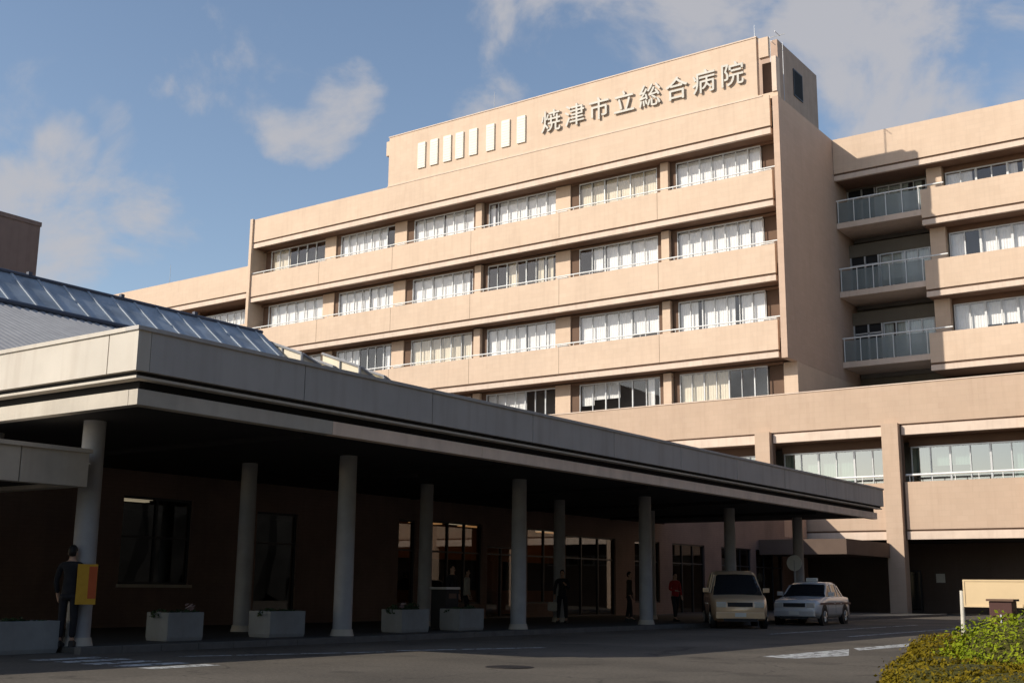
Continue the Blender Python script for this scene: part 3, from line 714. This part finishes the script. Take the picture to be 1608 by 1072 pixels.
# ---------------------------------------------------------------- brown block far left
bb = empty('brown_building', (-70, 30, 0)); tag(bb, 'plain dark brown block rising behind the blue glass roof at the left edge', 'building')
BO = Vector((70, -30, 0))
attach(box('wall', M['brownblock'], None, -85, -60, 10, 37.4, 0, 21.1), bb, BO)
attach(box('roof_edge', M['brownblock'], None, -85.05, -59.95, 9.95, 37.45, 21.1, 21.35), bb, BO)
for y in (14, 20, 26):
    wo = attach(box('window', M['mull'], None, -60.02, -59.96, y, y+2.2, 11, 12.8), bb, BO); box('pane', M['carglass'], wo, -59.97, -59.94, y+.1, y+2.1, 11.1, 12.7)

# ---------------------------------------------------------------- planters
def leaf_cloud(mb, cx, cy, z0, rx, ry, rz, n, size, rnd, box_=False, face=None):
    for _ in range(n):
        if box_: px, py, pz = rnd.uniform(-1, 1), rnd.uniform(-1, 1), rnd.uniform(0, 1)
        else:
            while True:
                px, py, pz = rnd.uniform(-1, 1), rnd.uniform(-1, 1), rnd.uniform(0, 1)
                q = px*px+py*py+pz*pz
                if q < 1 and (q > .55 or rnd.random() < .25): break
        c = Vector((cx+px*rx, cy+py*ry, z0+pz*rz)); s = size*rnd.uniform(.6, 1.4)
        u = Vector((rnd.gauss(0, 1), rnd.gauss(0, 1), rnd.gauss(0, .7))).normalized(); v = u.orthogonal().normalized()
        v = (Matrix.Rotation(rnd.uniform(0, 6.28), 3, u) @ v); w_ = u.cross(v)
        mb.quad(c-v*s*.5, c+w_*s*.28, c+v*s*.5, c-w_*s*.28)
pl = [(11.6, 13.0-.35, 'leftmost concrete planter, cut by the picture edge'), (15.0, 15.85, 'concrete planter just right of the leftmost column, with a pale flower'),
      (17.6, 18.6, 'concrete planter left of the second front column'), (21.75, 22.75, 'concrete planter right of the second front column, with a small pale bloom'), (23.95, 24.95, 'concrete planter beside the dark litter bin, left of the third front column')]
for i, (a, b, lab) in enumerate(pl):
    X_ = -18.95; zb_ = .1 if i else 0
    if i == 0: X_ = -18.6; a, b = 10.9, 12.45
    t = empty('planter', (X_, (a+b)/2, zb_)); tag(t, lab, 'planter', 'concrete planters along the canopy columns')
    hl = (b-a)/2
    o = MB(); A = [(-.32, -hl), (.32, -hl), (.32, hl), (-.32, hl)]; Bq = [(x*.92, y*.97) for x, y in A]; Cq = [(x*.78, y*.9) for x, y in A]
    o.loft([[(x*.95, y*.97, 0) for x, y in A], [(x, y, .07) for x, y in A], [(x, y, .53) for x, y in A], [(x, y, .53) for x, y in Cq], [(x, y, .42) for x, y in Cq]])
    o.build('trough', M['planter'], t, bevel=.008)
    MB().box(-.24, .24, -hl*.88, hl*.88, .43, .46).build('soil', M['soil'], t)
    lf = MB(); rnd = random.Random(i)
    for k_ in range(5): leaf_cloud(lf, rnd.uniform(-.1, .1), -hl*.75+1.5*hl*k_/4, .44, .18, .22, rnd.uniform(.08, .28 if i in (3, 4) else .16), 90, .07, rnd)
    lf.build('foliage', M['leafd'], t)
    if i in (1, 3):
        fl = MB()
        for _ in range(14):
            c = Vector((rnd.uniform(-.05, .1), hl*(.75 if i == 1 else -.3)+rnd.uniform(-.09, .09), .62+rnd.uniform(-.05, .06))); s = .045
            fl.quad(c+Vector((s, 0, 0)), c+Vector((0, s, s*.5)), c+Vector((-s, 0, 0)), c+Vector((0, -s, -s*.5)))
        fl.build('flower', M['flower'], t)

# ---------------------------------------------------------------- hedges, kerb and bed at right
def hedge_mat(name, c1, c2, c3):
    m = bpy.data.materials.new(name); m.use_nodes = True; t = m.node_tree; n = t.nodes; b = n['Principled BSDF']
    b.inputs['Roughness'].default_value = .7; b.inputs['Specular IOR Level'].default_value = .08
    tcn = n.new('ShaderNodeTexCoord'); nz = n.new('ShaderNodeTexNoise'); nz.inputs['Scale'].default_value = 3.0; nz.inputs['Detail'].default_value = 8; nz.inputs['Roughness'].default_value = .75
    t.links.new(tcn.outputs['Object'], nz.inputs['Vector']); rp = n.new('ShaderNodeValToRGB'); e = rp.color_ramp.elements
    e[0].position = .36; e[0].color = c1+(1,); e[1].position = .68; e[1].color = c3+(1,); k_ = e.new(.5); k_.color = c2+(1,)
    t.links.new(nz.outputs['Fac'], rp.inputs[0]); t.links.new(rp.outputs[0], b.inputs['Base Color'])
    return m
M['hedge_green'] = hedge_mat('green_leaves', (.11, .15, .006), (.17, .21, .009), (.25, .275, .016))
M['hedge_brown'] = hedge_mat('autumn_leaves', (.10, .07, .004), (.145, .105, .006), (.19, .15, .008))
M['inner'] = mat('hedge_twigs', (.06, .055, .008), .95, var=.3, scale=20)
def mound(mb, cx, cy, z0, rx, ry, rz, rnd, seg=20, rings=7):
    pr = None
    for j in range(rings+1):
        a = math.pi/2*j/rings; ring = []
        for i in range(seg):
            t = 2*math.pi*i/seg; k_ = 1+.05*math.sin(3*t+j)
            ring.append(mb.bm.verts.new((cx+rx*k_*math.cos(a)**.6*math.cos(t), cy+ry*k_*math.cos(a)**.6*math.sin(t), z0+rz*math.sin(a))) if j < rings else None)
        if j == rings:
            top = mb.bm.verts.new((cx, cy, z0+rz))
            for i in range(seg): mb.bm.faces.new((pr[i], pr[(i+1) % seg], top))
        elif pr:
            for i in range(seg): mb.bm.faces.new((pr[i], pr[(i+1) % seg], ring[(i+1) % seg], ring[i]))
        pr = ring
def shell_leaves(mb, cx, cy, z0, rx, ry, rz, n, size, rnd):
    for _ in range(n):
        t = rnd.uniform(0, 2*math.pi); a = math.asin(rnd.random()) if rnd.random() < .75 else rnd.uniform(0, .5)
        k_ = rnd.uniform(.90, 1.05) + .035*math.sin(5*t+3*a)+.03*math.sin(11*t) + (rnd.uniform(.04, .14) if rnd.random() < .06 else 0)
        c = Vector((cx+rx*k_*math.cos(a)**.6*math.cos(t), cy+ry*k_*math.cos(a)**.6*math.sin(t), z0+rz*k_*math.sin(a)+.01))
        nrm = Vector((math.cos(a)*math.cos(t)/rx, math.cos(a)*math.sin(t)/ry, math.sin(a)/rz)).normalized()
        u = (nrm+Vector((rnd.gauss(0, .55), rnd.gauss(0, .55), rnd.gauss(0, .55)))).normalized(); v = u.orthogonal().normalized()
        v = Matrix.Rotation(rnd.uniform(0, 6.28), 3, u) @ v; w_ = u.cross(v); s = size*rnd.choice((.5, .8, 1, 1.3, 1.9))
        mb.quad(c-v*s*.5, c+w_*s*.3+u*s*.08, c+v*s*.5, c-w_*s*.3+u*s*.08)
rnd = random.Random(11)
def hedge(name, lab, mname, mounds, n, size):
    t = empty(name, (mounds[0][0], mounds[0][1], 0)); tag(t, lab, 'hedge')
    off = Vector((-mounds[0][0], -mounds[0][1], 0))
    a = MB(); b = MB()
    for (cx, cy, z0, rx, ry, rz) in mounds:
        mound(a, cx, cy, z0, rx*.93, ry*.93, rz*.93, rnd); shell_leaves(b, cx, cy, z0, rx, ry, rz, int(n*rx*ry), size, rnd)
    attach(a.build('branches', M['inner']), t, off); attach(b.build('leaves', M[mname]), t, off)
hedge('hedge', 'clipped bright green rounded hedge at the right edge', 'hedge_green',
      [(-3.2, 17.6, .0, 1.75, 2.3, .86), (-1.2, 19.0, .0, 2.2, 3.0, 1.02), (-2.6, 19.6, .0, 1.6, 2.2, .84)], 5200, .040)
hedge('hedge', 'low brownish autumn hedge curving along the road in front of the bright green hedge', 'hedge_brown',
      [(-4.6, 16.2, 0, .75, 1.3, .36), (-5.0, 18.0, 0, .75, 1.4, .36), (-5.5, 20.0, 0, .75, 1.5, .37), (-6.1, 22.2, 0, .75, 1.6, .38), (-6.8, 24.4, 0, .7, 1.6, .36), (-3.9, 14.6, 0, .9, 1.1, .36), (-2.9, 13.6, 0, 1.0, 1.0, .36), (-2.9, 15.0, 0, 1.3, 1.3, .34), (-1.5, 13.6, 0, 1.2, 1.0, .36), (-1, 15.2, 0, 1.6, 1.6, .36)], 5600, .034)

# ---------------------------------------------------------------- roadside board + cabinet
t = empty('road_board', (-8.0, 30, 0)); tag(t, 'wide blank cream board on a white post behind the hedge at right', 'sign board')
MB().box(-.02, 3.9, -.03, .03, .86, 1.42).build('panel', M['board'], t)
fr = MB(); fr.box(-.06, 3.94, -.045, .045, 1.42, 1.46); fr.box(-.06, 3.94, -.045, .045, .82, .86); fr.box(-.06, -.02, -.045, .045, .86, 1.42); fr.box(3.9, 3.94, -.045, .045, .86, 1.42); fr.build('frame', M['board'], t)
MB().tube((-.12, 0, 0), (-.1, 0, 1.2), .055, .05, n=12).build('post', M['postw'], t); MB().tube((3.7, .08, 0), (3.7, .08, 1.4), .05, n=12).build('post', M['postw'], t)
t = empty('utility_box', (-6.0, 24.6, 0)); tag(t, 'dark brown metal box half hidden behind the green hedge, before the cream board', 'utility box')
MB().box(-.10, .32, -.2, .2, 0, 1.0).build('cabinet', M['boxbrown'], t, bevel=.02); MB().box(-.14, .36, -.24, .24, 1.0, 1.04).build('lid', M['groove'], t); MB().box(.1, .13, -.23, -.2, .6, .75).build('handle', M['mull'], t)

# ---------------------------------------------------------------- cars
def wheel(t, x, y, r=.31, w_=.2):
    s = 1 if y > 0 else -1
    o = MB(); rings = []
    for yy_, rr in ((-w_/2, r*.62), (-w_/2, r*.9), (-w_*.35, r), (w_*.35, r), (w_/2, r*.9), (w_/2, r*.62)):
        rings.append([(x+rr*math.cos(a), y+yy_, r+rr*math.sin(a)) for a in [2*math.pi*i/24 for i in range(24)]])
    wh = empty('wheel', (0, 0, 0)); wh.parent = t
    o.loft(rings); o.build('tyre', M['rubber'], wh, smooth=False)
    rm = MB().tube((x, y+s*w_*.40, r), (x, y+s*w_*.53, r), r*.64, r*.60, n=24)
    for i in range(7):
        a = 2*math.pi*i/7; rm.tube((x, y+s*w_*.53, r), (x+r*.55*math.cos(a), y+s*w_*.55, r+r*.55*math.sin(a)), .035, .025, n=6)
    rm.build('rim', M['rim'], wh)
def lerp_profile(pr, x):
    for (a, za), (b, zb) in zip(pr, pr[1:]):
        if a <= x <= b: return za+(zb-za)*(x-a)/(b-a) if b > a else za
    return pr[-1][1] if x > pr[-1][0] else pr[0][1]
def car(name, loc, rz, Lc, Wc, belt, roofp, paint, wheels, label, cat, glass_x, extras):
    """x runs from the front bumper (0) to the tail (Lc); belt and roofp are side profiles"""
    t = empty(name, loc, rz); tag(t, label, cat)
    hw = Wc/2
    def ring(x):
        zb = .24 if .3 < x < Lc-.3 else .32; zt = lerp_profile(belt, x)
        e = min(x, Lc-x); k_ = 1-.16*max(0, 1-e/.5)**2; h = hw*k_
        return [(x, -h*.9, zb), (x, -h, zb+.16), (x, -h, zt-.18), (x, -h*.965, zt-.03), (x, -h*.88, zt), (x, 0, zt+.025), (x, h*.88, zt), (x, h*.965, zt-.03), (x, h, zt-.18), (x, h, zb+.16), (x, h*.9, zb)]
    stn = sorted(set([0, .06, .18, .35, .5] + [.5+(Lc-1)*i/16 for i in range(17)] + [Lc-.35, Lc-.18, Lc-.06, Lc]))
    b = MB().loft([ring(x) for x in stn]).build('body', M[paint], t, smooth=True)
    for q in wheels:     # dark wheel arches, slightly proud of the flank
        for s in (-1, 1):
            o = MB().tube((q, s*(hw-.12), .33), (q, s*(hw+.006), .33), .39, n=24); o.build('wheel_arch', M['blackpl'], t)
            wheel(t, q, s*(hw-.09))
    # greenhouse (glass) with roof and pillars
    gx0, gx1 = roofp[0][0], roofp[-1][0]
    def gring(x, off=0.0, zmin=None):
        zt = lerp_profile(roofp, x); zb = lerp_profile(belt, x)-.03; zt = max(zt, zb+.02); f_ = (zt-zb)/.6
        ti = hw*(.90-.17*min(1, f_)); bi = hw*.90
        return [(x, -bi, zb), (x, -ti, zt-.05*min(1, f_)), (x, -ti*.86, zt), (x, ti*.86, zt), (x, ti, zt-.05*min(1, f_)), (x, bi, zb)]
    xs_ = [gx0+(gx1-gx0)*i/24 for i in range(25)]
    MB().loft([gring(x) for x in xs_]).build('windows', M['carglass'], t)
    # roof skin
    ra, rb_ = glass_x
    rs = MB(); prev = None
    for i in range(13):
        x = ra+(rb_-ra)*i/12; g_ = gring(x); zt = lerp_profile(roofp, x)
        row = [rs.bm.verts.new(p_) for p_ in ((x, g_[1][1]*1.015, g_[1][2]-.03), (x, g_[1][1]*1.01, g_[1][2]+.01), (x, g_[2][1], zt+.02), (x, 0, zt+.04), (x, g_[3][1], zt+.02), (x, g_[4][1]*1.01, g_[4][2]+.01), (x, g_[4][1]*1.015, g_[4][2]-.03))]
        if prev:
            for a_ in range(6): rs.bm.faces.new((prev[a_], prev[a_+1], row[a_+1], row[a_]))
        prev = row
    rs.build('roof', M[paint], t, smooth=True)
    def pillar(xb, xt, wd=.05):
        for s in (-1, 1):
            ps = MB()
            zb = lerp_profile(belt, xb); zt = lerp_profile(roofp, xt)-.02
            g0 = hw*.90; zbb = lerp_profile(belt, xt); f_ = min(1, (lerp_profile(roofp, xt)-zbb+.03)/.6); g1 = hw*(.90-.17*f_)
            ps.loft([[(xb-wd, s*(g0+.012), zb-.02), (xb+wd, s*(g0+.012), zb-.02), (xb+wd, s*(g0-.03), zb-.02), (xb-wd, s*(g0-.03), zb-.02)],
                     [(xt-wd, s*(g1+.014), zt), (xt+wd, s*(g1+.014), zt), (xt+wd, s*(g1-.03), zt), (xt-wd, s*(g1-.03), zt)]])
            ps.build('pillar', M[paint], t)
    for a_ in extras['pillars']: pillar(*a_)
    # front: grille, lamps, bumper, plate
    zf = lerp_profile(belt, .12)
    MB().box(-.02, .04, -.38, .38, zf-.2, zf-.07).build('grille', M['blackpl'], t)
    for s in (-1, 1):
        MB().box(-.015, .1, s*hw*.50, s*hw*.84, zf-.22, zf-.06).build('headlight', M['lens'], t, bevel=.02)
        MB().box(Lc-.08, Lc+.015, s*hw*.62, s*hw*.86, .62, .86).build('tail_light', M['redlens'], t, bevel=.015)
        o = MB().box(extras['mirror'], extras['mirror']+.12, s*hw*.98, s*(hw*.98+.2), lerp_profile(belt, extras['mirror'])+.02, lerp_profile(belt, extras['mirror'])+.16); o.build('mirror', M[paint], t, bevel=.02)
    bx_ = [(-.06, -hw*.86, .36), (-.06, hw*.86, .36)]
    MB().box(-.07, .1, -hw*.86, hw*.86, .30, .50).build('bumper', M[extras.get('bumper', paint)], t, bevel=.03)
    MB().box(Lc-.1, Lc+.07, -hw*.86, hw*.86, .30, .50).build('bumper', M[extras.get('bumper', paint)], t, bevel=.03)
    MB().box(-.085, -.07, -.17, .17, .36, .48).build('number_plate', M['plate'], t)
    MB().box(-.072, -.06, -hw*.6, hw*.6, .22, .31).build('air_intake', M['blackpl'], t)
    dl = MB()
    for xx in extras['doors']:
        for s in (-1, 1): dl.box(xx-.006, xx+.006, s*(hw-.01), s*(hw+.003), .40, lerp_profile(belt, xx)-.16)
    dl.build('door_gap', M['blackpl'], t)
    hd = MB()
    for xx in extras['doors'][1:]:
        for s in (-1, 1): hd.box(xx-.24, xx-.08, s*(hw-.01), s*(hw+.02), .72, .75)
    hd.build('door_handle', M['mull'], t)
    return t
# minivan, nose toward the camera
bv = Vector((-.50, .866)); c0 = Vector((-15.95, 34.5)); 
car('minivan', (c0.x, c0.y, 0), math.atan2(bv.y, bv.x), 4.5, 1.72, [(0, .72), (.12, .86), (.8, 1.02), (1.4, 1.08), (4.3, 1.1), (4.5, 1.0)],
    [(.75, 1.03), (1.55, 1.66), (1.9, 1.74), (3.6, 1.76), (4.15, 1.68), (4.4, 1.12)], 'paint', (.82, 3.62),
    'silver beige minivan facing the camera beside the fifth canopy column', 'minivan', (1.5, 4.12),
    dict(pillars=[(.8, 1.6, .05), (2.0, 2.05, .05), (3.0, 3.0, .05), (4.3, 4.05, .07)], mirror=1.25, doors=(1.1, 2.1, 3.05)))
bv = Vector((-.10, .995)); c0 = Vector((-16.3, 39.6))
s_ = car('taxi', (c0.x, c0.y, 0), math.atan2(bv.y, bv.x), 4.5, 1.66, [(0, .68), (.12, .82), (.9, .93), (1.2, .97), (3.55, .98), (4.4, .94), (4.5, .8)],
    [(1.15, .96), (1.75, 1.38), (2.1, 1.45), (2.8, 1.45), (3.0, 1.38), (3.5, .99)], 'paintw', (.78, 3.5),
    'white taxi sedan with a dark side stripe and roof lamp, just right of the minivan', 'taxi', (1.72, 3.0),
    dict(pillars=[(1.2, 1.75, .045), (2.2, 2.2, .05), (2.9, 2.85, .04), (3.5, 3.0, .07)], mirror=1.35, doors=(1.25, 2.25, 3.1), bumper='mull'))
for s in (-1, 1): MB().box(.3, 4.3, s*.826, s*.838, .70, .77).build('side_stripe', M['stripe'], s_)
MB().box(2.2, 2.36, -.2, .2, 1.49, 1.62).build('roof_lamp', M['plate'], s_, bevel=.03)

# ---------------------------------------------------------------- people
def person(loc, rz, label, top, legs, h=1.68, arm_l=None, arm_r=None, stride=.08, vest=None, bag=None):
    """continuous skinned figure; y- is the front of the figure"""
    k_ = h/1.70
    t = empty('person', loc, rz); tag(t, label, 'person'); t.scale = (k_, k_, k_)
    def skin(name, pts, edges, m, root=0):
        me = bpy.data.meshes.new(name); me.from_pydata([p_[0] for p_ in pts], edges, []); me.materials.append(m)
        o = bpy.data.objects.new(name, me); COL.objects.link(o); o.parent = t
        sk_ = o.modifiers.new('Skin', 'SKIN'); sk_.use_smooth_shade = True
        for i, p_ in enumerate(pts):
            r = p_[1]; o.data.skin_vertices[0].data[i].radius = r if isinstance(r, tuple) else (r, r)
            o.data.skin_vertices[0].data[i].use_root = (i == root)
        ss = o.modifiers.new('Sub', 'SUBSURF'); ss.levels = 1; ss.render_levels = 1
        return o
    al = arm_l or ((.19, 0, 1.38), (.25, .01, 1.12), (.24, -.08, .88)); ar = arm_r or ((-.19, 0, 1.38), (-.25, .01, 1.12), (-.24, -.08, .88))
    pts = [((0, 0, .95), (.10, .07)), ((0, .005, 1.1), (.09, .06)), ((0, 0, 1.28), (.12, .08)), ((0, 0, 1.40), (.12, .08)), ((0, -.005, 1.49), .05), ((0, -.012, 1.56), (.066, .075)), ((0, -.012, 1.64), (.07, .082)), ((0, -.005, 1.70), .045)]
    ed = [(0, 1), (1, 2), (2, 3), (3, 4), (4, 5), (5, 6), (6, 7)]
    for s, arm in ((1, al), (-1, ar)):
        b0 = len(pts); pts += [(arm[0], .052), (arm[1], .042), (arm[2], .028)]
        ed += [(3, b0), (b0, b0+1), (b0+1, b0+2)]
        hd_ = Vector(arm[2]); d = (hd_-Vector(arm[1])).normalized(); pts.append((tuple(hd_+d*.07), (.036, .016))); ed.append((b0+2, b0+3))
        for f_ in range(4):
            q = hd_+d*(.135+(.01 if f_ in (1, 2) else 0))+Vector((0, (f_-1.5)*.019-.01, 0)); pts.append((tuple(q), .009)); ed.append((b0+3, len(pts)-1))
        pts.append((tuple(hd_+d*.07+Vector((0, -.045, 0))), .010)); ed.append((b0+2, len(pts)-1))
        l0 = len(pts); st_ = stride*s
        pts += [((s*.09, 0, .88), .085), ((s*.10, -.01+st_*.5, .50), .056), ((s*.10, .02+st_, .10), .04), ((s*.11, -.12+st_, .045), (.042, .03))]
        ed += [(0, l0), (l0, l0+1), (l0+1, l0+2), (l0+2, l0+3)]
    skin('body', pts, ed, M['skin'])
    # clothes: jacket with sleeves, trousers, shoes
    jp = [((0, 0, .80), (.165, .125)), ((0, 0, .92), (.165, .125)), ((0, .005, 1.1), (.142, .112)), ((0, 0, 1.28), (.172, .122)), ((0, 0, 1.40), (.135, .095)), ((0, -.003, 1.455), .062)]
    je = [(0, 1), (1, 2), (2, 3), (3, 4), (4, 5)]
    for arm in (al, ar):
        b0 = len(jp); jp += [(arm[0], .066), (arm[1], .055), (tuple(Vector(arm[2])*.9+Vector(arm[1])*.1), .043)]; je += [(4, b0), (b0, b0+1), (b0+1, b0+2)]
    skin('jacket', jp, je, M[top])
    tp = [((0, 0, .93), (.142, .108))]; te = []
    for s in (1, -1):
        l0 = len(tp); st_ = stride*s; tp += [((s*.092, 0, .84), .098), ((s*.10, -.01+st_*.5, .50), .074), ((s*.10, .02+st_, .13), .062)]; te += [(0, l0), (l0, l0+1), (l0+1, l0+2)]
    skin('trousers', tp, te, M[legs])
    for s in (1, -1):
        st_ = stride*s
        MB().loft([[(s*.105-.045, y_+st_, .0), (s*.105+.045, y_+st_, .0), (s*.105+.04, y_+st_, z_), (s*.105-.04, y_+st_, z_)] for y_, z_ in ((.08, .09), (.02, .11), (-.06, .08), (-.15, .05), (-.18, .03))]).build('shoe', M['blackpl'], t, bevel=.008)
    # head: hair cap, face features
    hm = bmesh.new(); bmesh.ops.create_uvsphere(hm, u_segments=20, v_segments=14, radius=1)
    for v_ in list(hm.verts):
        if v_.co.z < -.15 and v_.co.y < .1 or (v_.co.y < -.55 and v_.co.z < .45): hm.verts.remove(v_)
    for v_ in hm.verts: v_.co = Vector((v_.co.x*.082, v_.co.y*.095-.004, v_.co.z*.115+1.635))
    me = bpy.data.meshes.new('hair'); hm.to_mesh(me); hm.free(); me.materials.append(M['hair']); o = bpy.data.objects.new('hair', me); COL.objects.link(o); o.parent = t
    fc = MB()
    for s in (-1, 1): fc.tube((s*.028, -.088, 1.605), (s*.028, -.094, 1.605), .009, n=8)
    fc.build('eyes', M['hair'], t)
    MB().loft([[(-.008, -.085, 1.60), (.008, -.085, 1.60), (0, -.09, 1.605)], [(-.014, -.086, 1.565), (.014, -.086, 1.565), (0, -.108, 1.57)]]).build('nose', M['skin'], t)
    MB().box(-.022, .022, -.09, -.083, 1.538, 1.545).build('mouth', M['redlens'], t)
    for s in (-1, 1): MB().tube((s*.07, 0, 1.59), (s*.083, .005, 1.60), .022, .016, n=10).build('ear', M['skin'], t)
    if vest:
        vo = MB(); rg = []
        for z_, a_, b_ in ((.82, .20, .165), (.9, .195, .16), (1.05, .185, .15), (1.2, .20, .155), (1.32, .205, .150), (1.41, .16, .12), (1.44, .11, .09)):
            rg.append([(a_*math.cos(q), b_*math.sin(q), z_) for q in [2*math.pi*i/24 for i in range(24)]])
        vo.loft(rg, cap=False); v = vo.build('vest', M['cloth_yellow'], t, smooth=True)
        for z0_, z1_ in ((1.0, 1.05),):
            rr = [[(.203*math.cos(q), .166*math.sin(q), z_) for q in [2*math.pi*i/24 for i in range(24)]] for z_ in (z0_, z1_)]
            MB().loft(rr, cap=False).build('stripe', M['cloth_orange'], v)
        MB().box(.03, .185, -.178, -.10, .88, 1.30).build('side_panel', M['cloth_orange'], v, bevel=.02)
    if bag:
        MB().loft([[(x_*sc_, y_*sc2, z_) for x_, y_ in ((-.16, -.06), (.16, -.06), (.16, .06), (-.16, .06))] for z_, sc_, sc2 in ((.38, .8, .8), (.42, 1, 1), (.62, 1, .9), (.68, .85, .3))]).build('handbag', M[bag], t, bevel=.01).location = (-.30, -.12, 0)
    return t
person((-18.27, 12.58, .1), R(215), 'person all in dark clothes standing just left of the leftmost column', 'cloth_dark', 'cloth_dark', 1.66, stride=.03)
t = empty('column_sign', (-18.02, 12.72, .8), R(55)); tag(t, 'yellow upright sign board with an orange red side fixed to the leftmost column', 'sign')
MB().box(-.16, .17, -.02, .02, 0, .68).build('board', M['cloth_yellow'], t, bevel=.006)
MB().box(.03, .165, -.026, -.02, .10, .64).build('red_panel', M['cloth_orange'], t)
MB().box(-.2, .2, .02, .05, .62, .66).build('bracket', M['blackpl'], t)
person((-19.6, 37.2, .1), R(70), 'person in a red jacket and dark trousers standing just left of the minivan', 'cloth_red', 'cloth_dark', 1.6, stride=.12, arm_r=((-.19, 0, 1.38), (-.25, .02, 1.13), (-.12, -.2, 1.08)))
person((-20.9, 32.1, .1), R(20), 'person in a dark jacket walking under the canopy with a pale handbag', 'cloth_dark', 'cloth_dark', 1.6, bag='cloth_pale', stride=.16, arm_l=((.19, 0, 1.38), (.24, -.03, 1.12), (.16, -.22, 1.25)))
person((-22.0, 28.6, .1), R(120), 'person in a pale top near the lit hall windows under the canopy', 'cloth_pale', 'cloth_dark', 1.58, stride=.04)
person((-20.2, 25.6, .1), R(95), 'person in black standing in the gap just left of the third front column', 'cloth_dark', 'cloth_dark', 1.62, stride=.06)
person((-20.6, 35.8, .1), R(110), 'person with brown top and dark trousers standing left of the one in the red jacket', 'soil', 'cloth_dark', 1.6, stride=.1)
# dark litter bin left of the fifth planter
t = empty('litter_bin', (-19.4, 24.3, .1)); tag(t, 'tall dark litter bin between the fourth and fifth planters', 'litter bin')
MB().box(-.25, .25, -.25, .25, .04, 1.0).build('bin_body', M['blackpl'], t, bevel=.02); MB().box(-.28, .28, -.28, .28, 1.0, 1.06).build('bin_lid', M['mull'], t, bevel=.01); MB().box(.25, .262, -.15, .15, .78, .9).build('slot', M['groove'], t)
# round bus-stop style sign at last column
t = empty('round_sign', (-18.0, 43.9, .1)); tag(t, 'pole with a pale round sign board in front of the last canopy column', 'sign')
MB().tube((0, 0, 0), (0, 0, 2.2), .035, n=10).build('pole', M['column'], t); MB().tube((0, -.03, 2.1), (0, .0, 2.1), .30, n=32).build('sign_disc', M['plate'], t); MB().tube((0, 0, 0), (0, 0, .08), .25, .2, n=24).build('base', M['beam'], t)
